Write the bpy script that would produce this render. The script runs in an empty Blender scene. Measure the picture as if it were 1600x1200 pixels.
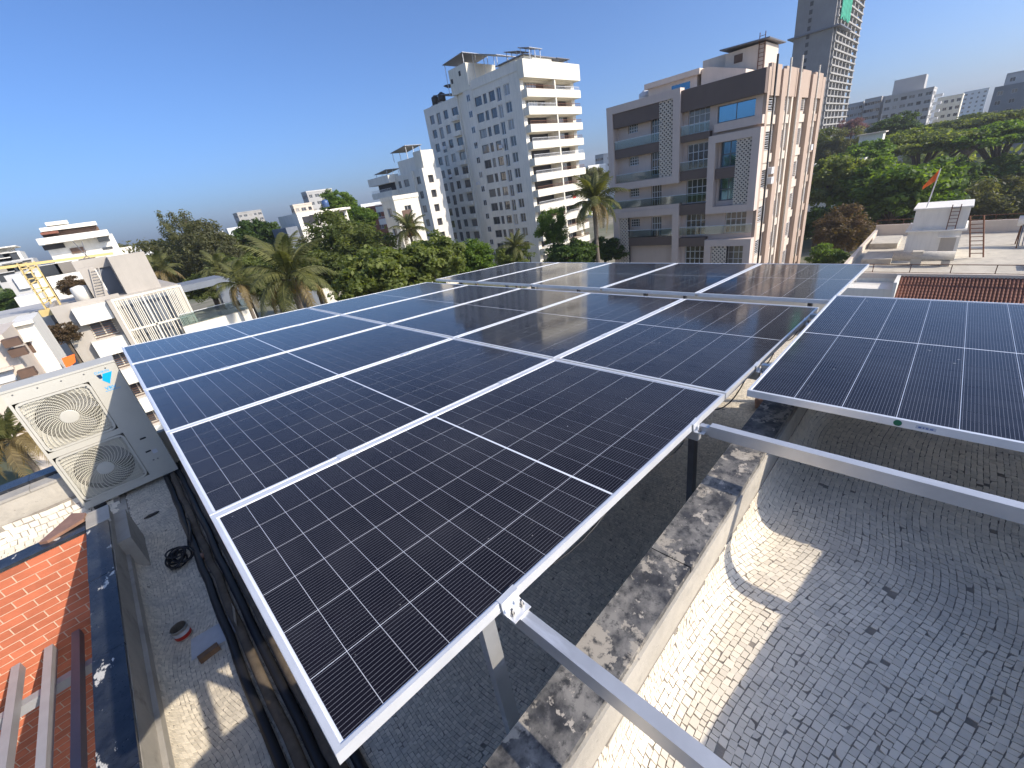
import bpy, bmesh, math, random
import numpy as np
from mathutils import Vector, Matrix

random.seed(7)
RNG = np.random.default_rng(7)
sc = bpy.context.scene
COL = sc.collection
R = math.radians

# ------------------------------------------------------------------ camera
F_PX = 650.757                      # focal length in pixels of a 1600 px wide picture
CB = np.array([[0.689459, -0.399073, 0.604472],
               [-0.709069, -0.201488, 0.675739],
               [-0.147876, -0.894507, -0.421888]])   # columns: right, down, forward
CC = np.array([0.036085, -0.667753, 0.969702])
cam = bpy.data.cameras.new('camera')
cam.sensor_fit = 'HORIZONTAL'
cam.sensor_width = 36.0
cam.lens = F_PX / 1600.0 * 36.0
cam.clip_start = 0.05
cam.clip_end = 6000
cam_o = bpy.data.objects.new('camera', cam)
COL.objects.link(cam_o)
cam_o.matrix_world = Matrix([
    [CB[0, 0], -CB[0, 1], -CB[0, 2], CC[0]],
    [CB[1, 0], -CB[1, 1], -CB[1, 2], CC[1]],
    [CB[2, 0], -CB[2, 1], -CB[2, 2], CC[2]],
    [0, 0, 0, 1]])
sc.camera = cam_o

# ------------------------------------------------------------------ sky, sun, exposure
SUN = Vector((0.676, -1.45, 1.0)).normalized()      # towards the sun
world = bpy.data.worlds.new('World')
sc.world = world
world.use_nodes = True
wn = world.node_tree.nodes
sky = wn.new('ShaderNodeTexSky')
sky.sky_type = 'NISHITA'
sky.sun_disc = False
sky.sun_elevation = math.asin(SUN.z)
sky.sun_rotation = math.atan2(SUN.x, SUN.y)
sky.altitude = 0
sky.air_density = 0.75
sky.dust_density = 2.5
sky.ozone_density = 9.5
world.node_tree.links.new(sky.outputs[0], wn['Background'].inputs[0])
wn['Background'].inputs[1].default_value = 0.122
sun = bpy.data.lights.new('sun', 'SUN')
sun.energy = 3.15
sun.angle = R(0.53)
sun.color = (1.0, 0.90, 0.76)
sun_o = bpy.data.objects.new('sun', sun)
COL.objects.link(sun_o)
sun_o.rotation_euler = SUN.to_track_quat('Z', 'Y').to_euler()
sc.view_settings.view_transform = 'Standard'
sc.view_settings.look = 'None'
sc.view_settings.exposure = 0.85
sc.view_settings.gamma = 1.0
sc.cycles.max_bounces = 5
sc.cycles.diffuse_bounces = 3
sc.cycles.glossy_bounces = 3
sc.cycles.transmission_bounces = 3
sc.cycles.use_denoising = True

# ------------------------------------------------------------------ survey helpers: a sight line of the photograph -> a point of the place
def ray(x, y):
    return CB @ np.array([(x - 800) / F_PX, (y - 600) / F_PX, 1.0])
def atd(x, y, d):
    return CC + d * ray(x, y)
def atz(x, y, z):
    r = ray(x, y); return CC + (z - CC[2]) / r[2] * r
def aty(x, y, Y):
    r = ray(x, y); return CC + (Y - CC[1]) / r[1] * r
def atx(x, y, X):
    r = ray(x, y); return CC + (X - CC[0]) / r[0] * r

# ------------------------------------------------------------------ mesh helpers
class MB:
    def __init__(s):
        s.v = []; s.f = []; s.m = []; s.t = None
    def add(s, vs, fs, mi=0):
        o = len(s.v)
        s.v.extend([tuple(map(float, p)) for p in vs])
        s.f.extend([tuple(i + o for i in f) for f in fs])
        s.m.extend([mi] * len(fs))
    def quad(s, a, b, c, d, mi=0):
        s.add([a, b, c, d], [(0, 1, 2, 3)], mi)
    def box(s, x0, x1, y0, y1, z0, z1, mi=0):
        if x0 > x1: x0, x1 = x1, x0
        if y0 > y1: y0, y1 = y1, y0
        if z0 > z1: z0, z1 = z1, z0
        s.add([(x0, y0, z0), (x1, y0, z0), (x1, y1, z0), (x0, y1, z0), (x0, y0, z1), (x1, y0, z1), (x1, y1, z1), (x0, y1, z1)],
              [(0, 3, 2, 1), (4, 5, 6, 7), (0, 1, 5, 4), (1, 2, 6, 5), (2, 3, 7, 6), (3, 0, 4, 7)], mi)
    def bar(s, p, q, w, h, up=(0, 0, 1), mi=0):
        p = Vector(p); q = Vector(q); d = (q - p)
        if d.length < 1e-6: return
        d.normalize()
        u = Vector(up)
        if abs(d.dot(u)) > 0.98: u = Vector((1, 0, 0))
        a = d.cross(u).normalized(); b = a.cross(d)
        a *= w / 2; b *= h / 2
        s.add([p - a - b, p + a - b, p + a + b, p - a + b, q - a - b, q + a - b, q + a + b, q - a + b],
              [(3, 2, 1, 0), (4, 5, 6, 7), (0, 1, 5, 4), (1, 2, 6, 5), (2, 3, 7, 6), (3, 0, 4, 7)], mi)
    def tube(s, pts, rads, n=8, mi=0, cap=True):
        pts = [Vector(p) for p in pts]
        if not hasattr(rads, '__len__'): rads = [rads] * len(pts)
        rings = []
        prev = None
        o = len(s.v)
        for i, p in enumerate(pts):
            d = (pts[min(i + 1, len(pts) - 1)] - pts[max(i - 1, 0)])
            if d.length < 1e-9: d = Vector((0, 0, 1))
            d.normalize()
            if prev is None:
                a = d.orthogonal().normalized()
            else:
                a = (prev - d * prev.dot(d))
                a = a.normalized() if a.length > 1e-6 else d.orthogonal().normalized()
            prev = a
            b = d.cross(a)
            for k in range(n):
                t = 2 * math.pi * k / n
                s.v.append(tuple(p + (a * math.cos(t) + b * math.sin(t)) * rads[i]))
        for i in range(len(pts) - 1):
            for k in range(n):
                k2 = (k + 1) % n
                s.f.append((o + i * n + k, o + i * n + k2, o + (i + 1) * n + k2, o + (i + 1) * n + k)); s.m.append(mi)
        if cap:
            s.f.append(tuple(o + k for k in reversed(range(n)))); s.m.append(mi)
            s.f.append(tuple(o + (len(pts) - 1) * n + k for k in range(n))); s.m.append(mi)
    def lathe(s, c, prof, n=24, mi=0, axis='z', cap=(True, True)):
        o = len(s.v)
        for r, h in prof:
            for k in range(n):
                t = 2 * math.pi * k / n
                a, b = r * math.cos(t), r * math.sin(t)
                if axis == 'z': p = (c[0] + a, c[1] + b, c[2] + h)
                elif axis == 'y': p = (c[0] + a, c[1] + h, c[2] - b)
                else: p = (c[0] + h, c[1] + a, c[2] + b)
                s.v.append(p)
        for i in range(len(prof) - 1):
            for k in range(n):
                k2 = (k + 1) % n
                s.f.append((o + i * n + k, o + i * n + k2, o + (i + 1) * n + k2, o + (i + 1) * n + k)); s.m.append(mi)
        if cap[0]: s.f.append(tuple(o + k for k in reversed(range(n)))); s.m.append(mi)
        if cap[1]: s.f.append(tuple(o + (len(prof) - 1) * n + k for k in range(n))); s.m.append(mi)
    def prism(s, poly, y0, y1, plane='xz', mi=0):
        n = len(poly)
        def P(a, b, c):
            return {'xz': (a, c, b), 'yz': (c, a, b), 'xy': (a, b, c)}[plane]
        vs = [P(a, b, y0) for a, b in poly] + [P(a, b, y1) for a, b in poly]
        fs = [tuple(range(n)), tuple(reversed(range(n, 2 * n)))] + [(i, i + n, (i + 1) % n + n, (i + 1) % n) for i in range(n)]
        s.add(vs, fs, mi)
    def facade(s, P0, U, N, W, H, holes, depth, mi=0, mi_rev=None, mi_back=None):
        """wall of W x H with rectangular openings (a0,a1,b0,b1); U along the wall, N outwards"""
        P0 = Vector(P0); U = Vector(U); N = Vector(N); Z = Vector((0, 0, 1))
        us = sorted(set([0, W] + [round(h[0], 4) for h in holes] + [round(h[1], 4) for h in holes]))
        vs = sorted(set([0, H] + [round(h[2], 4) for h in holes] + [round(h[3], 4) for h in holes]))
        flip = U.cross(Z).dot(N) < 0
        def q(a, b, c, d, m):
            if flip: s.quad(d, c, b, a, m)
            else: s.quad(a, b, c, d, m)
        for j in range(len(vs) - 1):
            i = 0
            while i < len(us) - 1:
                def inhole(i):
                    um = (us[i] + us[i + 1]) / 2; vm = (vs[j] + vs[j + 1]) / 2
                    return any(h[0] < um < h[1] and h[2] < vm < h[3] for h in holes)
                if inhole(i): i += 1; continue
                k = i
                while k + 1 < len(us) - 1 and not inhole(k + 1): k += 1
                a = P0 + U * us[i] + Z * vs[j]; b = P0 + U * us[k + 1] + Z * vs[j]
                q(a, b, b + Z * (vs[j + 1] - vs[j]), a + Z * (vs[j + 1] - vs[j]), mi)
                i = k + 1
        mr = mi if mi_rev is None else mi_rev
        for a0, a1, b0, b1 in holes:
            D = -N * depth
            A = P0 + U * a0 + Z * b0; Bq = P0 + U * a1 + Z * b0; Cq = P0 + U * a1 + Z * b1; Dq = P0 + U * a0 + Z * b1
            q(A, A + D, Bq + D, Bq, mr); q(Bq, Bq + D, Cq + D, Cq, mr); q(Cq, Cq + D, Dq + D, Dq, mr); q(Dq, Dq + D, A + D, A, mr)
            if mi_back is not None: q(A + D, Bq + D, Cq + D, Dq + D, mi_back)
    def build(s, name, mats, parent=None, smooth=False, loc=None):
        if not isinstance(mats, (list, tuple)): mats = [mats]
        off = np.zeros(3)
        if parent is not None:
            off = np.array(world_loc(parent))
        elif loc is not None:
            off = np.array(loc, float)
        me = bpy.data.meshes.new(name)
        va = np.array(s.v, float) - off
        me.from_pydata(va.tolist(), [], s.f)
        for m in mats: me.materials.append(M[m])
        if len(mats) > 1: me.polygons.foreach_set('material_index', s.m)
        if smooth: me.polygons.foreach_set('use_smooth', [True] * len(me.polygons))
        if s.t is not None:
            at = me.attributes.new('tint', 'FLOAT', 'FACE'); at.data.foreach_set('value', s.t)
        me.update()
        o = bpy.data.objects.new(name, me)
        COL.objects.link(o)
        if parent is not None: o.parent = parent
        elif loc is not None: o.location = loc
        return o

WL = {}
def world_loc(o):
    p = Vector(o.location)
    while o.parent is not None:
        o = o.parent; p = p + Vector(o.location)
    return p
def tag(o, label=None, cat=None, group=None, kind=None):
    if label: o['label'] = label
    if cat: o['category'] = cat
    if group: o['group'] = group
    if kind: o['kind'] = kind
    return o
def thing(name, label, cat, loc, group=None, rz=0):
    o = bpy.data.objects.new(name, None); COL.objects.link(o)
    o.empty_display_size = 0.2
    o.location = [float(c) for c in loc]; o.rotation_euler = (0, 0, rz)
    return tag(o, label, cat, group)
def inst(name, me, parent, loc=(0, 0, 0), rot=(0, 0, 0), scale=(1, 1, 1)):
    o = bpy.data.objects.new(name, me); COL.objects.link(o)
    o.parent = parent; o.location = [float(c) for c in loc]; o.rotation_euler = rot; o.scale = scale
    return o

# ------------------------------------------------------------------ materials
M = {}
def nodes_of(name):
    m = bpy.data.materials.new(name); m.use_nodes = True
    M[name] = m
    nt = m.node_tree
    return m, nt, nt.nodes['Principled BSDF'], nt.nodes['Material Output']
def N(nt, t, **kw):
    n = nt.nodes.new('ShaderNode' + t)
    for k, v in kw.items(): setattr(n, k, v)
    return n
def noise(nt, vec, scale, detail=4, rough=0.6, mscale=None):
    if mscale is not None:
        mp = N(nt, 'Mapping'); mp.inputs['Scale'].default_value = mscale
        nt.links.new(vec, mp.inputs[0]); vec = mp.outputs[0]
    n = N(nt, 'TexNoise'); n.inputs['Scale'].default_value = scale
    n.inputs['Detail'].default_value = detail; n.inputs['Roughness'].default_value = rough
    nt.links.new(vec, n.inputs['Vector'])
    return n.outputs[0]
def ramp(nt, fac, a, b, ca=(0, 0, 0, 1), cb=(1, 1, 1, 1)):
    r = N(nt, 'ValToRGB')
    r.color_ramp.elements[0].position = a; r.color_ramp.elements[1].position = b
    r.color_ramp.elements[0].color = ca; r.color_ramp.elements[1].color = cb
    nt.links.new(fac, r.inputs[0]); return r.outputs[0]
def mix(nt, fac, a, b, blend='MIX'):
    m = N(nt, 'Mix'); m.data_type = 'RGBA'; m.blend_type = blend
    for sock, v in ((m.inputs[0], fac), (m.inputs[6], a), (m.inputs[7], b)):
        if hasattr(v, 'links'): nt.links.new(v, sock)
        elif isinstance(v, (int, float)): sock.default_value = v
        else: sock.default_value = (*v[:3], 1)
    return m.outputs[2]
def math_n(nt, op, a, b=None, c=None):
    m = N(nt, 'Math'); m.operation = op
    for i, v in enumerate((a, b, c)):
        if v is None: continue
        if hasattr(v, 'links'): nt.links.new(v, m.inputs[i])
        else: m.inputs[i].default_value = v
    return m.outputs[0]
def pm(name, base, rough=0.7, metal=0.0, var=0.12, vs=3.0, bump=0.0, bs=40.0, stains=None, streak=0.0, tint=0.0, spec=0.5, coat=0.0, rvar=0.0, rand=0.0, bd=0.01):
    m, nt, p, out = nodes_of(name)
    tc = N(nt, 'TexCoord').outputs['Object']
    base = tuple(base)
    lo = tuple(c * (1 - var) for c in base); hi = tuple(min(1, c * (1 + var)) for c in base)
    col = mix(nt, ramp(nt, noise(nt, tc, vs), 0.3, 0.7), lo, hi)
    if streak:
        s = ramp(nt, noise(nt, tc, 1.4, 5, 0.65, (2.2, 2.2, 0.22)), 0.45, 0.75)
        col = mix(nt, math_n(nt, 'MULTIPLY', s, streak), col, tuple(c * 0.45 for c in base))
    for st in (stains or []):
        c2, sca, a, b = st[:4]
        msc = st[4] if len(st) > 4 else None
        f = ramp(nt, noise(nt, tc, sca, 6, 0.65, msc), a, b)
        col = mix(nt, f, col, c2)
    if tint:
        a = N(nt, 'Attribute'); a.attribute_name = 'tint'
        g = math_n(nt, 'MULTIPLY_ADD', a.outputs['Fac'], 2 * tint, 1 - tint)
        col = mix(nt, 1.0, col, g, 'MULTIPLY')
    if rand:
        oi = N(nt, 'ObjectInfo')
        g = math_n(nt, 'MULTIPLY_ADD', oi.outputs['Random'], 2 * rand, 1 - rand)
        col = mix(nt, 1.0, col, g, 'MULTIPLY')
    nt.links.new(col, p.inputs['Base Color'])
    p.inputs['Roughness'].default_value = rough
    if rvar:
        rr = math_n(nt, 'MULTIPLY_ADD', noise(nt, tc, vs * 2.3), rvar * 2, rough - rvar)
        nt.links.new(rr, p.inputs['Roughness'])
    p.inputs['Metallic'].default_value = metal
    p.inputs['Specular IOR Level'].default_value = spec
    p.inputs['Coat Weight'].default_value = coat
    if bump:
        b = N(nt, 'Bump'); b.inputs['Strength'].default_value = bump; b.inputs['Distance'].default_value = bd
        nt.links.new(noise(nt, tc, bs, 6, 0.7), b.inputs['Height'])
        nt.links.new(b.outputs[0], p.inputs['Normal'])
    return m

pm('aluminium', (0.80, 0.80, 0.79), 0.36, 0.45, 0.06, 8, rvar=0.06)
pm('galvanised', (0.62, 0.615, 0.60), 0.40, 0.6, 0.10, 6, bump=0.05, bs=60, rvar=0.08, stains=[((0.8, 0.8, 0.8), 14, 0.62, 0.74, (1, 0.15, 1))])
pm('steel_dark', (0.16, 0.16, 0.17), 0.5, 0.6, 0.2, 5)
pm('bolt', (0.35, 0.34, 0.32), 0.4, 0.9, 0.2, 40)
pm('backsheet', (0.72, 0.74, 0.78), 0.25, 0, 0.03, 3, coat=0.6)
pm('tile_cream', (0.80, 0.72, 0.58), 0.42, 0, 0.07, 1.6, bump=0.08, bs=50, tint=0.10, stains=[((0.60, 0.55, 0.46), 3.1, 0.58, 0.76), ((0.48, 0.44, 0.38), 1.3, 0.55, 0.75)], rvar=0.1)
pm('tile_worn', (0.68, 0.61, 0.49), 0.5, 0, 0.10, 1.5, bump=0.08, bs=60, tint=0.16, stains=[((0.40, 0.38, 0.34), 2.2, 0.55, 0.78), ((0.22, 0.21, 0.19), 4.5, 0.66, 0.76)])
pm('grout', (0.27, 0.24, 0.20), 0.9, 0, 0.25, 12, bump=0.3, bs=120)
pm('concrete', (0.40, 0.37, 0.32), 0.85, 0, 0.16, 4, bump=0.35, bs=30, stains=[((0.25, 0.23, 0.20), 6, 0.55, 0.75)])
pm('concrete_pale', (0.47, 0.43, 0.36), 0.85, 0, 0.12, 5, bump=0.3, bs=36, stains=[((0.25, 0.23, 0.20), 34, 0.64, 0.70), ((0.36, 0.33, 0.28), 7, 0.5, 0.7)])
pm('granite', (0.045, 0.045, 0.047), 0.42, 0, 0.5, 30, bump=0.1, bs=60, rvar=0.1,
   stains=[((0.24, 0.225, 0.20), 9.0, 0.40, 0.62), ((0.36, 0.32, 0.26), 5.0, 0.565, 0.58), ((0.44, 0.39, 0.32), 16, 0.61, 0.63), ((0.035, 0.035, 0.035), 38, 0.52, 0.66), ((0.40, 0.36, 0.30), 60, 0.66, 0.69)])
pm('granite_navy', (0.016, 0.019, 0.028), 0.30, 0, 0.4, 30, bump=0.04, bs=60, rvar=0.1,
   stains=[((0.05, 0.055, 0.06), 5, 0.45, 0.75), ((0.62, 0.59, 0.52), 9, 0.635, 0.66, (1.0, 0.5, 1)), ((0.62, 0.59, 0.52), 30, 0.70, 0.72)])
pm('brick', (0.51, 0.15, 0.072), 0.75, 0, 0.14, 7, bump=0.25, bs=50, rand=0.14)
pm('mortar', (0.62, 0.47, 0.34), 0.9, 0, 0.10, 20, bump=0.3, bs=80)
pm('marble_brown', (0.27, 0.15, 0.10), 0.5, 0, 0.2, 12, bump=0.1, bs=40)
pm('painted_steel', (0.34, 0.34, 0.35), 0.45, 0.1, 0.08, 6, rvar=0.05)
pm('painted_steel_shade', (0.13, 0.13, 0.145), 0.5, 0.1, 0.08, 6)  # darker copy of the pergola steel, shadow put into its colour
pm('ac_case', (0.53, 0.505, 0.43), 0.5, 0, 0.05, 3, stains=[((0.42, 0.40, 0.35), 2.5, 0.6, 0.85)])
pm('ac_wire', (0.66, 0.62, 0.50), 0.45, 0, 0.05, 6)
pm('black_plastic', (0.012, 0.012, 0.014), 0.5, 0, 0.2, 8)
pm('logo_blue', (0.0, 0.40, 0.80), 0.4, 0, 0.02, 3)
pm('logo_navy', (0.006, 0.03, 0.08), 0.4, 0, 0.02, 3)
pm('white_paint', (0.78, 0.745, 0.66), 0.7, 0, 0.06, 0.5, streak=0.22, bump=0.1, bs=20)
pm('white_tower', (0.78, 0.73, 0.63), 0.75, 0, 0.07, 0.35, streak=0.30)
pm('white_warm', (0.75, 0.70, 0.58), 0.75, 0, 0.06, 0.4, streak=0.28)
pm('stone_grey', (0.42, 0.38, 0.325), 0.75, 0, 0.06, 0.8, streak=0.12)
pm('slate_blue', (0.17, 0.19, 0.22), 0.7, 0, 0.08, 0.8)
pm('tan_paint', (0.42, 0.315, 0.24), 0.75, 0, 0.06, 0.5, streak=0.12)
pm('tan_light', (0.62, 0.53, 0.43), 0.75, 0, 0.05, 0.5, streak=0.12)
pm('tan_grey', (0.62, 0.50, 0.425), 0.75, 0, 0.05, 0.5, streak=0.10)
pm('tan_dark', (0.14, 0.10, 0.08), 0.7, 0, 0.08, 0.6)
pm('raw_concrete', (0.36, 0.345, 0.32), 0.9, 0, 0.14, 0.15, streak=0.2)
pm('raw_concrete_dark', (0.24, 0.23, 0.22), 0.9, 0, 0.15, 0.15, streak=0.2)
pm('far_white', (0.66, 0.66, 0.65), 0.9, 0, 0.1, 0.05, rand=0.15)
pm('far_grey', (0.47, 0.46, 0.44), 0.9, 0, 0.15, 0.05, rand=0.15)
pm('roof_floor', (0.50, 0.45, 0.36), 0.9, 0, 0.12, 0.8, stains=[((0.36, 0.32, 0.26), 1.2, 0.55, 0.7)])
pm('rust', (0.17, 0.075, 0.04), 0.8, 0.2, 0.3, 20)
pm('clay_tile', (0.30, 0.105, 0.06), 0.7, 0, 0.2, 3, tint=0.3)
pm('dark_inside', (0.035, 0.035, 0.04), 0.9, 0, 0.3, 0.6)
pm('shutter_brown', (0.12, 0.07, 0.045), 0.7, 0, 0.2, 2)
pm('yellow_paint', (0.60, 0.45, 0.18), 0.55, 0, 0.1, 2)
pm('net_green', (0.06, 0.42, 0.27), 0.8, 0, 0.25, 0.3)
pm('saffron', (0.85, 0.16, 0.02), 0.8, 0, 0.1, 4)
pm('red_cloth', (0.5, 0.03, 0.03), 0.8, 0, 0.1, 4)
pm('tank_blue', (0.05, 0.10, 0.22), 0.4, 0, 0.1, 2)
pm('wood', (0.22, 0.13, 0.075), 0.8, 0, 0.3, 14, bump=0.2, bs=60)
pm('wood_old', (0.13, 0.10, 0.07), 0.85, 0, 0.35, 9, bump=0.3, bs=50)
pm('paper', (0.55, 0.56, 0.58), 0.8, 0, 0.06, 20)
pm('can_red', (0.45, 0.03, 0.02), 0.4, 0.2, 0.1, 20)
pm('can_metal', (0.42, 0.38, 0.32), 0.4, 0.7, 0.2, 20)
pm('sticker_green', (0.0, 0.13, 0.06), 0.4, 0, 0.02, 3)
pm('sticker_ink', (0.10, 0.16, 0.34), 0.5, 0, 0.02, 3)
pm('bark', (0.11, 0.085, 0.06), 0.9, 0, 0.3, 6, bump=0.5, bs=20)
pm('palm_bark', (0.17, 0.14, 0.11), 0.9, 0, 0.25, 8, bump=0.5, bs=12)
pm('coconut', (0.30, 0.17, 0.05), 0.7, 0, 0.3, 4)
pm('rubble', (0.32, 0.24, 0.17), 0.95, 0, 0.4, 3, bump=0.4, bs=10)
pm('rail_white', (0.62, 0.62, 0.62), 0.5, 0, 0.05, 2)

def m_glass(name, col, rough=0.06, metal=0.0, spec=0.9):
    m, nt, p, out = nodes_of(name)
    tc = N(nt, 'TexCoord').outputs['Object']
    oi = N(nt, 'ObjectInfo')
    c = mix(nt, oi.outputs['Random'], tuple(x * 0.5 for x in col), tuple(x * 1.5 for x in col))
    if col[2] < 0.1: c = mix(nt, ramp(nt, oi.outputs['Random'], 0.70, 0.72), c, mix(nt, ramp(nt, oi.outputs['Random'], 0.7, 1.0), (0.12, 0.10, 0.085), (0.34, 0.31, 0.26)))
    nt.links.new(c, p.inputs['Base Color'])
    p.inputs['Roughness'].default_value = rough; p.inputs['Metallic'].default_value = metal
    p.inputs['Specular IOR Level'].default_value = spec
    p.inputs['Coat Weight'].default_value = 0.3; p.inputs['Coat Roughness'].default_value = 0.04
m_glass('pane_dark', (0.035, 0.04, 0.045))
m_glass('pane_blue', (0.10, 0.24, 0.36), 0.05, 0.85)
m_glass('pane_bright', (0.10, 0.12, 0.14))
def m_clear(name):
    m, nt, p, out = nodes_of(name)
    tr = N(nt, 'BsdfTransparent'); tr.inputs[0].default_value = (0.78, 0.86, 0.86, 1)
    gl = N(nt, 'BsdfGlossy'); gl.inputs['Roughness'].default_value = 0.05
    fr = N(nt, 'Fresnel'); fr.inputs[0].default_value = 1.5
    f = math_n(nt, 'MULTIPLY_ADD', fr.outputs[0], 0.9, 0.06)
    mx = N(nt, 'MixShader')
    nt.links.new(f, mx.inputs[0]); nt.links.new(tr.outputs[0], mx.inputs[1]); nt.links.new(gl.outputs[0], mx.inputs[2])
    nt.links.new(mx.outputs[0], out.inputs[0])
m_clear('clear_glass')
def m_film(name):
    m, nt, p, out = nodes_of(name)
    p.inputs['Base Color'].default_value = (0.35, 0.37, 0.40, 1); p.inputs['Roughness'].default_value = 0.25
    p.inputs['Alpha'].default_value = 0.55
m_film('plastic_film')

def m_cell():
    m, nt, p, out = nodes_of('cell')
    tc = N(nt, 'TexCoord').outputs['Object']
    sx = N(nt, 'SeparateXYZ'); nt.links.new(tc, sx.inputs[0])
    # fine collector wires along the length of the module (16 for each cell)
    fr = math_n(nt, 'FRACT', math_n(nt, 'MULTIPLY', sx.outputs[1], 16 / 0.1815))
    d = math_n(nt, 'ABSOLUTE', math_n(nt, 'SUBTRACT', fr, 0.5))
    wire = math_n(nt, 'LESS_THAN', d, 0.045)
    oi = N(nt, 'ObjectInfo')
    a = mix(nt, oi.outputs['Random'], (0.0065, 0.0055, 0.0085), (0.010, 0.009, 0.013))
    big = N(nt, 'NewGeometry').outputs['Position']
    dust = ramp(nt, noise(nt, big, 2.0, 6, 0.65), 0.45, 0.8)
    a = mix(nt, math_n(nt, 'MULTIPLY', dust, 0.06), a, (0.30, 0.30, 0.31))
    smear = ramp(nt, noise(nt, big, 9.0, 5, 0.6, (0.5, 2.2, 1)), 0.70, 0.78)
    a = mix(nt, math_n(nt, 'MULTIPLY', smear, 0.2), a, (0.5, 0.48, 0.45))
    drop = ramp(nt, noise(nt, big, 26.0, 3, 0.5), 0.755, 0.77)
    a = mix(nt, math_n(nt, 'MULTIPLY', drop, 0.55), a, (0.55, 0.54, 0.50))
    c = mix(nt, wire, a, (0.17, 0.17, 0.185))
    nt.links.new(c, p.inputs['Base Color'])
    p.inputs['Roughness'].default_value = 0.45
    p.inputs['Specular IOR Level'].default_value = 0.03
    p.inputs['Coat Weight'].default_value = 1.0
    rr = math_n(nt, 'MULTIPLY_ADD', dust, 0.08, 0.07)
    nt.links.new(rr, p.inputs['Coat Roughness'])
    p.inputs['Coat IOR'].default_value = 1.24
m_cell()

def m_leaf(name, c1, c2, trans=0.35):
    m, nt, p, out = nodes_of(name)
    a = N(nt, 'Attribute'); a.attribute_name = 'tint'
    oi = N(nt, 'ObjectInfo')
    g = math_n(nt, 'MULTIPLY_ADD', oi.outputs['Random'], 0.3, 0.85)
    col = mix(nt, 1.0, mix(nt, a.outputs['Fac'], c1, c2), g, 'MULTIPLY')
    nt.links.new(col, p.inputs['Base Color'])
    p.inputs['Roughness'].default_value = 0.55; p.inputs['Specular IOR Level'].default_value = 0.3
    t = N(nt, 'BsdfTranslucent'); nt.links.new(mix(nt, 1.0, col, (1.5, 1.5, 0.5), 'MULTIPLY'), t.inputs[0])
    mx = N(nt, 'MixShader'); mx.inputs[0].default_value = trans
    nt.links.new(p.outputs[0], mx.inputs[1]); nt.links.new(t.outputs[0], mx.inputs[2])
    nt.links.new(mx.outputs[0], out.inputs[0])
m_leaf('leaf_green', (0.065, 0.095, 0.025), (0.23, 0.26, 0.08), 0.52)
m_leaf('leaf_bright', (0.06, 0.12, 0.018), (0.19, 0.27, 0.05), 0.52)
m_leaf('leaf_olive', (0.10, 0.105, 0.05), (0.19, 0.19, 0.095), 0.5)
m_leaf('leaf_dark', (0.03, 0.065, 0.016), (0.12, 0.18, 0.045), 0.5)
m_leaf('leaf_brown', (0.08, 0.06, 0.03), (0.19, 0.12, 0.065), 0.4)
m_leaf('leaf_pink', (0.18, 0.09, 0.12), (0.32, 0.17, 0.25), 0.4)
m_leaf('leaf_palm', (0.075, 0.085, 0.028), (0.17, 0.17, 0.06), 0.4)
m_leaf('leaf_dry', (0.16, 0.12, 0.055), (0.30, 0.23, 0.11), 0.4)

def m_ground():
    m, nt, p, out = nodes_of('ground')
    tc = N(nt, 'TexCoord').outputs['Object']
    f = ramp(nt, noise(nt, tc, 0.02, 6, 0.6), 0.40, 0.62)
    c = mix(nt, f, (0.09, 0.10, 0.045), (0.30, 0.26, 0.20))
    f2 = ramp(nt, noise(nt, tc, 0.25, 5, 0.6), 0.5, 0.7)
    c = mix(nt, f2, c, (0.12, 0.13, 0.06))
    nt.links.new(c, p.inputs['Base Color']); p.inputs['Roughness'].default_value = 0.95
m_ground()

# ================================================================== THE SETTING
GROUND = -17.0
g = MB(); g.quad((-1200, -1200, GROUND), (1900, -1200, GROUND), (1900, 1900, GROUND), (-1200, 1900, GROUND))
tag(g.build('ground', 'ground'), kind='structure')

hz = MB(); hz.box(-1300, 2000, -1300, 2000, GROUND - 1.0, 78.0)
hm = bpy.data.materials.new('haze'); hm.use_nodes = True; M['haze'] = hm
hm.node_tree.nodes.remove(hm.node_tree.nodes['Principled BSDF'])
hv = hm.node_tree.nodes.new('ShaderNodeVolumePrincipled')
hv.inputs['Color'].default_value = (0.86, 0.90, 0.96, 1); hv.inputs['Density'].default_value = 0.00032; hv.inputs['Anisotropy'].default_value = 0.2
hm.node_tree.links.new(hv.outputs[0], hm.node_tree.nodes['Material Output'].inputs['Volume'])
tag(hz.build('haze', 'haze'), 'thin dry haze over the city', 'haze', kind='stuff')

# ---------------------------------------------------------------- levels of the roof we stand on
ZR = -0.65      # tiled upper roof on the right
ZC = -0.34      # coping between the roofs
ZM = -1.57      # terrace under the panels
ZL = -1.10      # left coping
TILT = R(4.273)
def plane_z(x): return -math.tan(TILT) * x

host = thing('terrace_building', 'our own white rendered building carrying the solar terrace', 'building', (3.0, 1.5, GROUND))
b = MB()
b.box(-0.80, 7.4, -0.10, 6.05, GROUND, ZM - 0.012)          # main block
b.box(-6.0, -0.80, 4.09, 6.05, GROUND, ZM - 0.012)          # wing behind the brick wall
b.box(-0.80, 4.75, -4.0, -0.10, GROUND, ZR - 0.012)          # block under the upper roof
b.build('body', 'white_paint', host)

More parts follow.
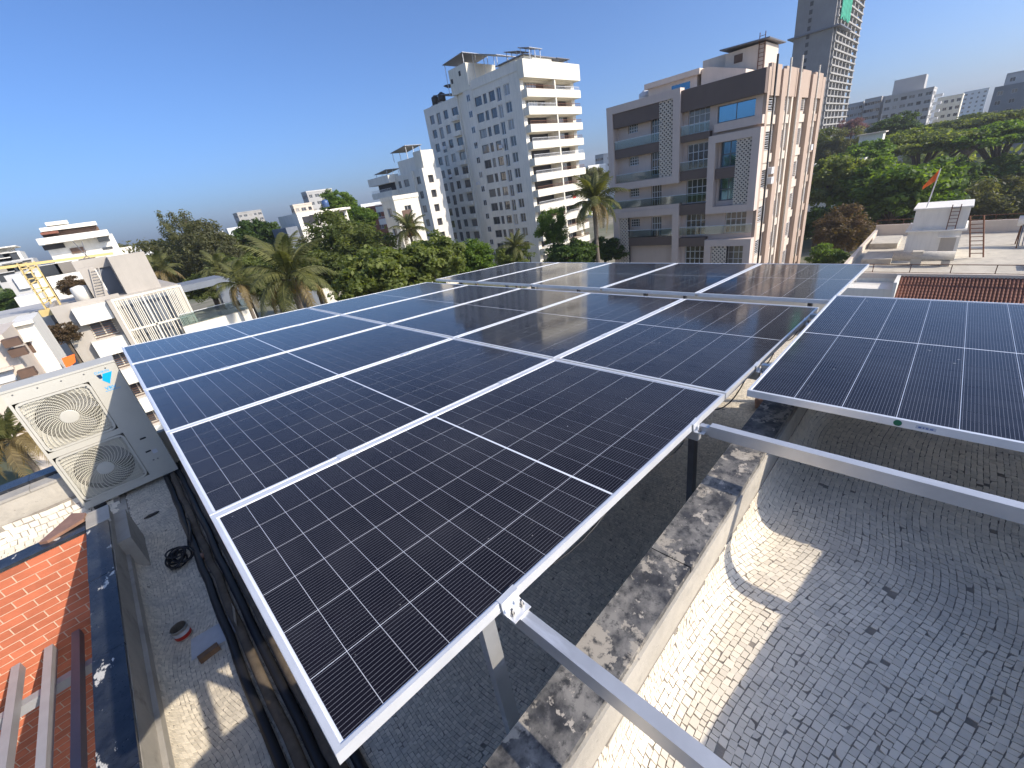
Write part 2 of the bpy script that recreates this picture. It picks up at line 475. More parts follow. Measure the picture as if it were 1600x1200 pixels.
# ---------------------------------------------------------------- mosaic floors
def mosaic(surf, s0, s1, t0, t1, size, gap, seed, warp=1.0, aspect=(0.75, 1.35), skip=None):
    """irregular broken-tile paving: list of quads in surface coordinates"""
    rg = np.random.default_rng(seed)
    ph = rg.uniform(0, 6.28, 12)
    def W(s, t):
        ds = 0.07 * math.sin(1.5 * t + 0.5 * s + ph[0]) + 0.035 * math.sin(4.1 * t - 0.9 * s + ph[1]) + 0.012 * math.sin(8 * t + 2 * s + ph[4])
        dt = 0.10 * math.sin(1.7 * s + ph[2]) + 0.045 * math.sin(4.3 * s + 0.6 * t + ph[3]) + 0.012 * math.sin(9 * s - 3 * t + ph[5])
        return s + ds * warp, t + dt * warp
    out = []
    t = t0 - 0.25
    while t < t1 + 0.25:
        h = size * rg.uniform(0.85, 1.15)
        s = s0 - 0.25 - rg.uniform(0, size)
        while s < s1 + 0.25:
            w = size * rg.uniform(*aspect)
            q = [(s, t), (s + w, t), (s + w, t + h), (s, t + h)]
            q = [(a + rg.normal(0, size * 0.05), c + rg.normal(0, size * 0.05)) for a, c in q]
            m = rg.random()
            if m < 0.05:   # chipped to a triangle-like piece
                k = rg.integers(4); cx = s + w / 2; cy = t + h / 2
                q[k] = (q[k][0] * 0.5 + cx * 0.5, q[k][1] * 0.5 + cy * 0.5)
            s += w
            if m > 0.997: continue
            cx = sum(p[0] for p in q) / 4; cy = sum(p[1] for p in q) / 4
            cs, ct = W(cx, cy)
            if not (s0 < cs < s1 and t0 < ct < t1): continue
            if skip and skip(cs, ct): continue
            gg = gap / size * rg.uniform(0.8, 1.7)
            q = [W(a + (cx - a) * gg, c + (cy - c) * gg) for a, c in q]
            if any(not (s0 - 0.004 < a < s1 + 0.004 and t0 - 0.004 < c < t1 + 0.004) for a, c in q): continue
            out.append((q, rg.random()))
        t += h
    return out
def lay(name, surf, quads, material, parent, hgt=0.004, big=0, key=None):
    """raise every piece above the grout; the nearest ones become tiles of their own"""
    order = sorted(quads, key=key) if key else quads
    rest = MB(); tints = []
    tp = {}
    for i, (q, tv) in enumerate(order):
        P = [surf(a, c, hgt) for a, c in q]; Q = [surf(a, c, -0.001) for a, c in q]
        cen = np.mean(np.array(P), 0)
        dz = (random.random() - 0.5) * 0.0016
        P = [(p[0] + (cen[0] - p[0]) * 0.05, p[1] + (cen[1] - p[1]) * 0.05, p[2] + (cen[2] - p[2]) * 0.05 + dz) for p in P]
        tgt = MB() if i < big else rest
        o = len(tgt.v)
        tgt.add(P + Q, [(0, 1, 2, 3), (0, 4, 5, 1), (1, 5, 6, 2), (2, 6, 7, 3), (3, 7, 4, 0)])
        if i < big:
            tgt.t = [tv] * 5
            tgt.build('tile', material, parent)
        else:
            tints += [tv] * 5
    rest.t = tints
    r = rest.build(name, material, parent)
    r['kind'] = 'stuff'
    return r

# upper roof: concrete band, cove, flat floor
YB = -0.245
def prof_right(t):
    """arc length from the foot of the concrete band -> (y, z, normal)"""
    rad = 0.12; L1 = 0.02; L2 = rad * math.pi / 2
    ztop = ZR + rad + L1
    if t < L1: return YB - 0.012, ztop - t, (-1, 0)
    if t < L1 + L2:
        a = (t - L1) / rad
        return YB - 0.012 - rad * (1 - math.cos(a)), ztop - L1 - rad * math.sin(a), (-math.cos(a), math.sin(a))
    return YB - 0.012 - rad - (t - L1 - L2), ZR, (0, 1)
def surf_right(s, t, h):
    y, z, n = prof_right(max(0, t)); return (s, y + n[0] * h, z + n[1] * h)
roof_r = MB()
ts = [0, 0.02] + [0.02 + 0.12 * math.pi / 2 * k / 8 for k in range(1, 9)] + [1.9]
xs = [-1.5, 4.75]
for k in range(len(ts) - 1):
    a0 = surf_right(xs[0], ts[k], 0); a1 = surf_right(xs[1], ts[k], 0)
    b0 = surf_right(xs[0], ts[k + 1], 0); b1 = surf_right(xs[1], ts[k + 1], 0)
    roof_r.quad(a0, b0, b1, a1)
upper = tag(roof_r.build('upper_roof', 'grout'), kind='structure')
def camdist(surf):
    def f(it):
        q = it[0]; a = sum(p[0] for p in q) / 4; c = sum(p[1] for p in q) / 4
        P = np.array(surf(a, c, 0)); d = CB.T @ (P - CC)
        u = 800 + F_PX * d[0] / max(d[2], 0.05); v = 600 + F_PX * d[1] / max(d[2], 0.05)
        inside = 0 if (d[2] > 0.1 and 880 < u < 1600 and 600 < v < 1200 and d[2] > 0) else 100
        return d[2] + inside
    return f
rgp = random.Random(31)
SPOTS = [(rgp.uniform(0.2, 3.0), rgp.uniform(0.05, 1.3), rgp.uniform(0.009, 0.017), rgp.uniform(0.5, 2.2)) for _ in range(16)]
def bare(s, t): return any(abs(s - a) < r * e and abs(t - c) < r and math.hypot((s - a) / e, t - c) < r for a, c, r, e in SPOTS)
qs = mosaic(surf_right, -0.2, 4.74, 0.0, 1.75, 0.0225, 0.0011, 11, 0.8, (0.7, 1.5), bare)
lay('mosaic_tiles', surf_right, qs, 'tile_cream', upper, 0.003, 300, camdist(surf_right))

# main terrace floor with a cove along the left parapet
XB = -0.655
def prof_left(t):
    rad = 0.17; L2 = rad * math.pi / 2
    if t < L2:
        a = t / rad
        return XB + rad * (1 - math.cos(a)), ZM + rad - rad * math.sin(a), (math.cos(a), math.sin(a))
    return XB + rad + (t - L2), ZM, (0, 1)
def surf_main(s, t, h):
    x, z, n = prof_left(max(0, t)); return (x + n[0] * h, s, z + n[1] * h)
fl = MB()
ts = [0.17 * math.pi / 2 * k / 8 for k in range(9)] + [8.0]
for k in range(len(ts) - 1):
    for y0, y1 in ((-0.1, 4.36), (4.36, 6.0)):
        if y0 > 3 and k < 8: continue
        a0 = surf_main(y0, ts[k], 0); a1 = surf_main(y1, ts[k], 0); b0 = surf_main(y0, ts[k + 1], 0); b1 = surf_main(y1, ts[k + 1], 0)
        fl.quad(a0, b0, b1, a1)
fl.quad((-0.66, 4.36, ZM), (-0.485, 4.36, ZM), (-0.485, 6.0, ZM), (-0.66, 6.0, ZM))
terrace = tag(fl.build('terrace_floor', 'grout'), kind='structure')
qs = mosaic(surf_main, -0.05, 5.95, 0.0, 7.6, 0.0215, 0.0010, 12, 0.8, (0.75, 1.4),
            skip=lambda s, t: (t > 1.05 and s > 1.5) or (t < 0.27 and s > 4.36))
def key_main(it):
    q = it[0]; a = sum(p[0] for p in q) / 4; c = sum(p[1] for p in q) / 4
    P = np.array(surf_main(a, c, 0)); d = CB.T @ (P - CC)
    u = 800 + F_PX * d[0] / max(d[2], 0.05); v = 600 + F_PX * d[1] / max(d[2], 0.05)
    vis = d[2] > 0.1 and v < 1200 and ((0 < u < 500) or (600 < u < 1100 and v > 800))
    return d[2] + (0 if vis else 100)
lay('mosaic_tiles', surf_main, qs, 'tile_worn', terrace, 0.003, 300, key_main)

def surf_corner(s, t, h): return (s, t, ZM + h)
lay('mosaic_tiles', surf_corner, mosaic(surf_corner, -0.655, -0.46, 4.37, 5.95, 0.0215, 0.0010, 14, 0.3), 'tile_worn', terrace, 0.003)
# floor of the wing behind the brick wall
fw = MB(); fw.quad((-6, 4.30, ZM), (-0.66, 4.30, ZM), (-0.66, 6.0, ZM), (-6, 6.0, ZM))
wing = tag(fw.build('wing_floor', 'concrete_pale'), kind='structure')
def surf_wing(s, t, h):
    rad = 0.22
    y = 5.60; L2 = rad * math.pi / 2
    if t < L2:
        a = t / rad; return (s, y - rad * (1 - math.cos(a)) - math.cos(a) * (h + .004), ZM + rad - rad * math.sin(a) + math.sin(a) * (h + .004))
    return (s, y - rad - (t - L2), ZM + h + .004)
qs = mosaic(surf_wing, -3.2, -0.70, 0.0, 0.62, 0.062, 0.004, 15, 0.25)
cv = MB()
for k in range(8):
    t0_, t1_ = 0.22 * math.pi / 2 * k / 8, 0.22 * math.pi / 2 * (k + 1) / 8
    cv.quad(surf_wing(-6, t0_, -.002), surf_wing(-6, t1_, -.002), surf_wing(-0.7, t1_, -.002), surf_wing(-0.7, t0_, -.002))
cv.build('cove', 'grout', wing)
lay('mosaic_tiles', surf_wing, qs, 'tile_cream', wing, 0.003, 0)

# ---------------------------------------------------------------- parapets
def coping(parent, along, a0, a1, c0, c1, z, n, material, thick=0.03):
    """coping stones laid end to end"""
    L = (a1 - a0) / n
    for i in range(n):
        m = MB()
        j = random.uniform(-0.002, 0.002)
        p, q = a0 + i * L + 0.002, a0 + (i + 1) * L - 0.002
        if along == 'x': m.box(p, q, c0 + j, c1 + j, z - thick, z + random.uniform(-.001, .001))
        else: m.box(c0 + j, c1 + j, p, q, z - thick, z + random.uniform(-.001, .001))
        m.build('coping_stone', material, parent)
pr = thing('parapet_wall', 'low parapet with stained black stone coping between terrace and tiled upper roof', 'parapet', (2.6, -0.17, ZM))
b = MB(); b.box(-1.5, 4.6, -0.238, -0.102, ZM - 0.02, ZC - 0.031); b.build('wall_core', 'concrete', pr)
b = MB(); b.box(-1.5, 4.6, -0.2565, -0.2385, ZR + 0.13, ZC - 0.028); b.build('render_band', 'concrete_pale', pr)
b = MB(); b.box(4.605, 4.75, -4.0, -0.095, ZR - 0.02, ZC - 0.02); b.build('added_end_wall', 'concrete_pale', pr)  # hidden wall added to darken the space under the right panels
coping(pr, 'x', -1.5, 4.6, -0.247, -0.095, ZC, 7, 'granite')
pl = thing('parapet_wall', 'low parapet with navy black coping along the left edge of the terrace', 'parapet', (-0.73, 1.2, ZM))
b = MB(); b.box(-0.80, -0.665, -2.0, 4.35, ZM - 0.02, ZL - 0.026); b.build('wall_core', 'concrete', pl)
b = MB(); b.box(-0.6645, -0.640, -2.0, 3.74, ZM + 0.165, ZM + 0.235); b.build('ledge', 'concrete', pl)
b = MB(); b.box(-0.6645, -0.575, 3.75, 4.34, ZM - 0.01, ZL - 0.10); b.build('pier_block', 'concrete', pl)
coping(pl, 'y', -2.0, 4.05, -0.815, -0.668, ZL, 7, 'granite_navy', 0.025)
coping(pl, 'y', 4.052, 4.36, -0.815, -0.655, ZL + 0.004, 1, 'concrete', 0.03)
po = thing('parapet_wall', 'grey capped parapet on the far side of the neighbouring wing roof', 'parapet', (-2.0, 5.8, ZM))
b = MB(); b.box(-6, -0.66, 5.615, 5.985, ZM - 0.02, ZL - 0.03); b.box(-0.66, 7.3, 5.90, 5.985, ZM - 0.02, ZL - 0.03); b.build('wall_core', 'concrete_pale', po)
coping(po, 'x', -6, -0.3, 5.60, 5.78, ZL - 0.002, 6, 'concrete', 0.03)
coping(po, 'x', -6, -0.3, 5.785, 6.0, ZL + 0.03, 6, 'granite_navy', 0.05)
pf = thing('parapet_wall', 'white parapet closing the terrace behind the rear row of panels', 'parapet', (7.3, 3.0, ZM))
b = MB(); b.box(7.18, 7.38, -0.1, 6.0, ZM - 0.02, ZM + 0.45); b.build('wall_core', 'white_paint', pf)
# unseen wall, added and shaped so that its shade covers the upper roof
pw = thing('unseen_shade_wall', 'unseen low white wall added to shade the upper roof', 'wall', (0.0, -1.2, ZR))
b = MB()
b.prism([(-2.5, -0.729), (2.60, -1.295), (2.60, -1.46), (-2.5, -0.90)], ZR - 0.02, ZR + 0.48, 'xy')
b.box(2.61, 4.60, -2.62, -2.45, ZR - 0.02, -0.225)  # unseen piece added to keep daylight out from under the right panels
b.build('wall_core', 'white_paint', pw)

# ---------------------------------------------------------------- brick-clad wall of the wing
bw = thing('brick_wall', 'orange brick clad wall with cream joints below the left parapet', 'wall', (-2.4, 4.08, GROUND))
b = MB(); b.box(-6.0, -0.802, 4.084, 4.10, GROUND, ZL - 0.031); b.build('mortar_bed', 'mortar', bw)
BL, BH, BP = 0.195, 0.060, 0.0685
brick_me = None
row = 0; z = ZL - 0.034 - BP; nb = 0; restb = MB()
while z > -4.6:
    x = -0.806 - (0.0 if row % 2 == 0 else 0.105)
    first = True
    if row % 2: 
        x = -0.806
    k = 0
    while x > -3.4:
        L = (BL / 2 if (row % 2 and k == 0) else BL)
        if nb < 300 and x > -2.1:
            m = MB(); e = random.uniform(-.001, .001)
            m.box(x - L, x, 4.080 + e, 4.09, z, z + BH); m.build('brick', 'brick', bw); nb += 1
        else:
            restb.box(x - L, x, 4.080, 4.09, z, z + BH)
        x -= L + 0.009; k += 1
    row += 1; z -= BP
o = restb.build('bricks_beyond', 'brick', bw); o['kind'] = 'stuff'
coping(bw, 'x', -6.0, -0.82, 4.065, 4.155, ZL - 0.004, 9, 'granite_navy', 0.026)
coping(bw, 'x', -6.0, -0.82, 4.16, 4.30, ZL - 0.030, 9, 'granite_navy', 0.026)
b = MB(); b.box(-6, -0.82, 4.105, 4.296, ZM - .02, ZL - 0.06); b.build('wall_core', 'concrete', bw)

# ================================================================== SOLAR PANELS
PL, PW, GV, GU = 2.094, 1.134, 0.03, 0.02
FH = 0.035
def panel_meshes():
    fr = MB()
    lip = 0.011
    # four mitre-less frame bars: outer wall plus top lip
    fr.box(0, PL, 0, 0.0022, -FH, 0); fr.box(0, PL, PW - 0.0022, PW, -FH, 0)
    fr.box(0, 0.0022, 0.0023, PW - 0.0023, -FH, 0); fr.box(PL - 0.0022, PL, 0.0023, PW - 0.0023, -FH, 0)
    fr.box(0.0024, PL - 0.0024, 0.0023, lip, -0.004, -0.0001); fr.box(0.0024, PL - 0.0024, PW - lip, PW - 0.0023, -0.004, -0.0001)
    fr.box(0.0024, lip + 0.004, lip, PW - lip, -0.004, -0.0001); fr.box(PL - lip - 0.004, PL - 0.0024, lip, PW - lip, -0.004, -0.0001)
    # bottom flanges
    fr.box(0.0024, PL - 0.0024, 0.0024, 0.03, -FH + 0.0002, -FH + 0.002); fr.box(0.0024, PL - 0.0024, PW - 0.03, PW - 0.0024, -FH + 0.0002, -FH + 0.002)
    me = []
    def mk(mb, name, mat):
        ms = bpy.data.meshes.new(name); ms.from_pydata(mb.v, [], mb.f); ms.materials.append(M[mat]); ms.update(); return ms
    bs = MB(); bs.box(0.008, PL - 0.008, 0.008, PW - 0.008, -0.0085, -0.0042)
    ce = MB(); ce.box(-0.04560, 0.04560, -0.0907, 0.0907, -0.0043, -0.0036)
    return mk(fr, 'frame', 'aluminium'), mk(bs, 'backsheet', 'backsheet'), mk(ce, 'cell', 'cell')
ME_FRAME, ME_BACK, ME_CELL = panel_meshes()
def solar_panel(x, y, off, label, group, tilt=TILT, z=None):
    p = thing('photovoltaic_module', label, 'solar panel', (x, y, (plane_z(x) + off) if z is None else z), group)
    p.rotation_euler = (0, tilt, 0)
    inst('frame', ME_FRAME, p); inst('backsheet', ME_BACK, p)
    py = 0.1838; px = 0.0927
    for j in range(6):
        cy = PW / 2 + (j - 2.5) * py
        for i in range(22):
            cx = PL / 2 + (i - 10.5) * px + (0.0045 if i >= 11 else -0.0045)
            inst('cell', ME_CELL, p, (cx, cy, 0))
    return p
ROWN = ['nearest', 'second', 'third', 'fourth', 'leftmost']
ct, st = math.cos(TILT), math.sin(TILT)
for j in range(5):
    for i in range(2):
        lab = 'dark solar panel in the %s lengthwise row of the large array, %s half' % (ROWN[j], ['near', 'far'][i])
        if (i, j) == (0, 0): lab = 'large dark solar panel closest to the photographer, its corner at the bottom edge'
        solar_panel(i * (PL + GU) * ct, j * (PW + GV), 0.0, lab, 'panels of the large array')
RX = 4.36
for j in range(5):
    solar_panel(RX, -0.055 + j * (PW + GV), 0.028, ['rightmost', 'second from the right', 'middle', 'second from the left', 'leftmost'][j] + ' solar panel of the rear row in front of the buildings', 'panels of the rear row')
RPT = math.atan2(0.214 - 0.130, 2.094)
pr1 = solar_panel(2.126, -0.092 - PW, 0, 'blue black solar panel with a green dot on its frame, over the tiled roof', 'panels on the right', RPT, -0.126)
solar_panel(2.126, -0.092 - 2 * PW - GV, 0, 'solar panel beyond the right edge of the picture next to the dotted panel', 'panels on the right', RPT, -0.126)
# sticker and print on the front frame of the right panel
d = MB(); d.lathe((-0.0012, 0.0, 0.0), [(0.0135, 0.0008), (0.0135, -0.0004)], 20, 0, 'x')
o = d.build('sticker_dot', 'sticker_green', None); o.parent = pr1; o.location = (0.0, PW - 0.575, -0.0175)
d = MB(); d.box(-0.0014, -0.0005, -0.03, 0.03, -0.007, 0.007)
o = d.build('maker_label', 'paper', None); o.parent = pr1; o.location = (0.0, PW - 0.66, -0.0175)
d = MB()
for k, (a, c) in enumerate([(-.022, -.012), (-.008, 0), (.004, .009), (.013, .022)]): d.box(-0.0019, -0.0015, a, c, -0.003, 0.003)
o = d.build('printed_mark', 'sticker_ink', None); o.parent = pr1; o.location = (0.0, PW - 0.66, -0.0175)

# ---------------------------------------------------------------- mounting structure
ms = thing('mounting_structure', 'galvanised steel rails, posts and clamps carrying the solar panels', 'mounting frame', (2.0, 2.0, ZM))
def rail(x, y0, y1, top, w, h, lipped=False):
    m = MB()
    m.box(x - w / 2, x + w / 2, y0, y1, top - h, top)
    return m
RAILS = [0.4945, 1.728, 2.60, 3.75, 4.80, 5.95]
for i, x in enumerate(RAILS):
    top = plane_z(x) - FH - 0.004
    y0 = -0.02
    if i == 0: y0 = -1.35
    m = MB(); m.box(x - 0.017, x + 0.017, y0, 5.78, top - 0.055, top); m.build('rail', 'galvanised', ms)
# right-hand rails carrying the right panels, joined to the others by sleeve pieces
for i, x in enumerate([1.728, 2.62, 3.78]):
    zt = (-0.126 - math.tan(RPT) * (x - 2.126)) - FH - 0.002 if i else -0.127
    m = MB(); m.box(x - 0.018, x + 0.018, -2.4, -0.068, zt - 0.003, zt)
    m.box(x - 0.018, x - 0.015, -2.4, -0.068, zt - 0.055, zt - 0.0031)
    m.box(x + 0.015, x + 0.018, -2.4, -0.068, zt - 0.055, zt - 0.0031)
    m.box(x - 0.0149, x + 0.0149, -2.4, -0.068, zt - 0.055, zt - 0.052)
    m.build('rail', 'galvanised', ms)
    m = MB(); m.box(x - 0.0142, x + 0.0142, -0.16, -0.021, zt - 0.0505, zt - 0.012); m.build('sleeve', 'galvanised', ms)
def post(x, y, zt, zb, w=0.055, dp=0.035, mat='galvanised'):
    m = MB(); m.box(x - w / 2, x + w / 2, y - dp / 2, y + dp / 2, zb, zt)
    m.box(x - 0.07, x + 0.07, y - 0.07, y + 0.07, zb - 0.001, zb + 0.006)
    m.build('post', mat, ms)
for x in (0.4945, 2.13, 4.80, 5.95):
    for y in (0.17, 1.9, 3.8, 5.6):
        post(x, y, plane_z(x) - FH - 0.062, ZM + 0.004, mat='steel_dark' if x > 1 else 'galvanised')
for j in range(1, 5):
    y = j * (PW + GV) - GV / 2
    for (xa, L, off) in ((0.0, (2 * PL + GU), 0.0), (RX, PL, 0.028)):
        yy = y - (0.055 if off else 0)
        m = MB(); m.bar((xa - 0.001, yy, plane_z(xa) + off - 0.0075), (xa + L * ct, yy, plane_z(xa) + off - L * st - 0.0075), 0.0285, 0.012)
        m.build('cover_strip', 'aluminium', ms)
# end clamps with two bolts each
def clamp(x, y, z, side=-1):
    m = MB()
    m.box(x - 0.032, x + 0.032, y + side * 0.052, y + side * 0.004, z - 0.038, z - 0.034)
    m.box(x - 0.032, x + 0.032, y + side * 0.008, y + side * 0.004, z - 0.0335, z + 0.004)
    m.box(x - 0.032, x + 0.032, y + side * 0.0038, y - side * 0.012, z + 0.0012, z + 0.004)
    c = m.build('clamp', 'aluminium', ms)
    for dx in (-0.018, 0.018):
        k = MB(); k.lathe((x + dx, y + side * 0.030, z - 0.034), [(0.008, 0), (0.008, 0.007), (0.0045, 0.0071), (0.0045, 0.022)], 6)
        k.build('bolt', 'bolt', c)
for x in (0.49, 1.72, 2.60, 3.75): clamp(x, 0.0, plane_z(x))
for j in range(1, 5):
    for x in (0.55, 1.60, 2.75, 3.75):
        y = j * (PW + GV) - GV / 2 ; z = plane_z(x)
        if (j + int(x * 10)) % 2 and j > 1: continue
        m = MB(); m.bar((x - 0.035, y, z + 0.003), (x + 0.035, y, z + 0.003 - 0.07 * st), 0.05, 0.004); m.build('clamp', 'aluminium', ms)

# ================================================================== THINGS ON THE TERRACE
# ---------------------------------------------------------------- air conditioner outdoor unit
AX0, AX1, AY0, AY1, AZ0, AZ1 = -0.972, -0.112, 5.45, 5.80, -1.50, -0.075
ac = thing('air_conditioner', 'beige outdoor air conditioner unit with two stacked fan grilles', 'air conditioner', ((AX0 + AX1) / 2, 5.6, ZM))
PLATES = [(-0.950, -0.376, -0.772, -0.197, (-0.651, -0.478)), (-0.948, -0.366, -1.418, -0.836, (-0.648, -1.137))]
RO = 0.262
b = MB()
# casing: front sheet with two round openings, side sheets, lid
def front_with_holes(mb, y, mi=0):
    n = 48
    cells = [(PLATES[0][0], PLATES[0][1], PLATES[0][2], PLATES[0][3], PLATES[0][4]), (PLATES[1][0], PLATES[1][1], PLATES[1][2], PLATES[1][3], PLATES[1][4])]
    holes = [(c[0] - AX0, c[1] - AX0, c[2] - AZ0, c[3] - AZ0) for c in cells]
    mb.facade((AX0, y, AZ0), (1, 0, 0), (0, -1, 0), AX1 - AX0, AZ1 - AZ0, holes, 0.012, mi)
front_with_holes(b, AY0)
b.quad((AX0, AY0, AZ0), (AX0, AY0, AZ1), (AX0, AY1, AZ1), (AX0, AY1, AZ0)); b.quad((AX1, AY0, AZ0), (AX1, AY1, AZ0), (AX1, AY1, AZ1), (AX1, AY0, AZ1))
b.quad((AX0, AY1, AZ0), (AX0, AY1, AZ1), (AX1, AY1, AZ1), (AX1, AY1, AZ0)); b.quad((AX0, AY0, AZ0), (AX0, AY1, AZ0), (AX1, AY1, AZ0), (AX1, AY0, AZ0))
b.build('casing', 'ac_case', ac)
b = MB(); b.box(AX0 - 0.006, AX1 + 0.006, AY0 - 0.008, AY1 + 0.006, AZ1 + 0.0005, AZ1 + 0.022); b.build('lid', 'ac_case', ac)
for (x0, x1, z0, z1, c) in PLATES:
    g_ = MB()
    # plate with a round opening, rounded corners
    n = 64; y = AY0 - 0.006
    ring_o = []
    cx, cz = (x0 + x1) / 2, (z0 + z1) / 2; hw, hh = (x1 - x0) / 2 - 0.004, (z1 - z0) / 2 - 0.004; rc = 0.05
    for k in range(n):
        t = 2 * math.pi * k / n; a, c2 = math.cos(t), math.sin(t)
        s_ = min(hw / abs(a) if abs(a) > 1e-6 else 9, hh / abs(c2) if abs(c2) > 1e-6 else 9)
        px_, pz_ = a * s_, c2 * s_
        if abs(px_) > hw - rc and abs(pz_) > hh - rc:
            qx, qz = math.copysign(hw - rc, px_), math.copysign(hh - rc, pz_)
            dx, dz = px_ - qx, pz_ - qz; dl = math.hypot(dx, dz)
            if dl > rc: px_, pz_ = qx + dx / dl * rc, qz + dz / dl * rc
        ring_o.append((cx + px_, cz + pz_))
    iw, ih = hw - 0.022, hh - 0.022
    ring_i = [(cx + (p[0] - cx) * iw / hw, cz + (p[1] - cz) * ih / hh) for p in ring_o]
    def inside(px_, pz_):
        dx, dz = abs(px_ - cx), abs(pz_ - cz)
        if dx > iw or dz > ih: return False
        r2 = rc * .8
        if dx > iw - r2 and dz > ih - r2: return math.hypot(dx - iw + r2, dz - ih + r2) < r2
        return True
    vs = [(p[0], y, p[1]) for p in ring_o] + [(p[0], y, p[1]) for p in ring_i] + [(p[0], y + 0.02, p[1]) for p in ring_i] + [(p[0], y + 0.016, p[1]) for p in ring_o]
    fs = []
    for k in range(n):
        k2 = (k + 1) % n
        fs += [(k, k2, n + k2, n + k), (n + k, n + k2, 2 * n + k2, 2 * n + k), (3 * n + k, 3 * n + k2, k2, k)]
    g_.add(vs, fs)
    gr = g_.build('fan_grille', 'ac_case', ac)
    w_ = MB()
    for rr in np.linspace(0.085, 0.375, 25):
        seg = []
        for t in np.linspace(0, 2 * math.pi, 61):
            pt = (c[0] + rr * math.cos(t), y + 0.005, c[1] + rr * math.sin(t))
            if inside(pt[0], pt[2]): seg.append(pt)
            else:
                if len(seg) > 1: w_.tube(seg, 0.0021, 4, cap=False)
                seg = []
        if len(seg) > 1: w_.tube(seg, 0.0021, 4, cap=False)
    for k in range(34):
        pts = []
        for u in np.linspace(0, 1, 15):
            rr = 0.07 + 0.31 * u; t = 2 * math.pi * k / 34 + 1.25 * u ** 1.15
            pt = (c[0] + rr * math.cos(t), y - 0.001, c[1] + rr * math.sin(t))
            if not inside(pt[0], pt[2]): break
            pts.append(pt)
        if len(pts) > 1: w_.tube(pts, 0.0038, 4, cap=False)
    # corner rungs outside the circle
    w_.build('grille_wires', 'ac_wire', gr)
    k_ = MB(); yb = AY0 + 0.022; nn_ = 64
    ro_ = [(p[0], yb, p[1]) for p in ring_o]; ri_ = [(c[0] + 0.245 * math.cos(2 * math.pi * i / nn_), yb + 0.004, c[1] + 0.245 * math.sin(2 * math.pi * i / nn_)) for i in range(nn_)]
    k_.add(ro_ + ri_, [(i, (i + 1) % nn_, nn_ + (i + 1) % nn_, nn_ + i) for i in range(nn_)]); k_.build('fan_shroud', 'ac_case', gr)
    h_ = MB(); h_.lathe((c[0], y - 0.006, c[1]), [(0.070, 0.010), (0.072, 0.003), (0.064, 0.0), (0.0, -0.002)], 32, 0, 'y'); h_.build('grille_hub', 'ac_case', gr)
    d_ = MB(); d_.lathe((c[0], AY0 + 0.004, c[1]), [(0.246, 0.021), (0.246, 0.20), (0.0, 0.20)], 40, 0, 'y', (False, False)); d_.build('fan_well', 'black_plastic', gr)
    f_ = MB()
    for k in range(3):
        for q in range(6):
            t0, t1 = 2.1 * k + 0.22 * q, 2.1 * k + 0.22 * (q + 1); y0_, y1_ = AY0 + 0.06 + 0.012 * q, AY0 + 0.06 + 0.012 * (q + 1)
            f_.quad((c[0] + 0.06 * math.cos(t0), y0_, c[1] + 0.06 * math.sin(t0)), (c[0] + 0.235 * math.cos(t0), y0_, c[1] + 0.235 * math.sin(t0)),
                    (c[0] + 0.235 * math.cos(t1), y1_, c[1] + 0.235 * math.sin(t1)), (c[0] + 0.06 * math.cos(t1), y1_, c[1] + 0.06 * math.sin(t1)))
    f_.build('fan_blades', 'steel_dark', gr)
    for sx in (-1, 1):
        for sz in (-1, 1):
            s_ = MB(); s_.lathe((cx + sx * (hw - 0.035), y - 0.003, cz + sz * (hh - 0.035)), [(0.009, 0.004), (0.009, 0)], 10, 0, 'y'); s_.build('screw', 'bolt', gr)
b = MB(); b.prism([(-0.300, -0.160), (-0.262, -0.160), (-0.262, -0.205), (-0.288, -0.205)], AY0 - 0.0012, AY0 - 0.0004, 'xz'); b.build('logo_wedge', 'logo_navy', ac)
b = MB(); b.prism([(-0.248, -0.160), (-0.168, -0.160), (-0.236, -0.282), (-0.276, -0.226)], AY0 - 0.0013, AY0 - 0.0004, 'xz'); b.build('logo_wedge', 'logo_blue', ac)
def text_mesh(txt, size, mat, parent, loc, name='lettering', rot=(math.pi / 2, 0, 0), bold=0.0):
    cu = bpy.data.curves.new('txt', 'FONT'); cu.body = txt; cu.size = size; cu.extrude = 0.0004; cu.offset = bold
    to = bpy.data.objects.new('txt', cu); COL.objects.link(to)
    dg = bpy.context.evaluated_depsgraph_get()
    me = bpy.data.meshes.new_from_object(to.evaluated_get(dg)); me.name = name
    bpy.data.objects.remove(to); me.materials.clear(); me.materials.append(M[mat])
    o = bpy.data.objects.new(name, me); COL.objects.link(o); o.parent = parent
    off = world_loc(parent); o.location = [loc[i] - off[i] for i in range(3)]; o.rotation_euler = rot
    return o
text_mesh('DAIKIN', 0.036, 'logo_blue', ac, (-0.305, AY0 - 0.001, -0.150))
text_mesh('VRV', 0.050, 'logo_blue', ac, (-0.292, AY0 - 0.001, -0.338), bold=0.001)
b = MB(); b.box(-0.302, -0.172, AY0 - 0.0012, AY0 - 0.0004, -0.352, -0.347); b.build('underline', 'logo_blue', ac)
for (x, z, w, h) in ((-0.272, -0.99, 0.055, 0.018), (-0.290, -1.158, 0.05, 0.018)):
    b = MB(); b.box(x, x + w, AY0 - 0.004, AY0 - 0.0005, z, z + h); b.build('grip_slot', 'black_plastic', ac)
b = MB(); b.box(-0.235, -0.19, AY0 - 0.001, AY0 - 0.0004, -1.20, -1.15); b.build('data_plate', 'paper', ac)
for (x, z) in ((-0.265, -1.27), (-0.225, -1.275)):
    b = MB(); b.lathe((x, AY0 - 0.004, z), [(0.01, 0.0035), (0.01, 0)], 10, 0, 'y'); b.build('screw', 'bolt', ac)
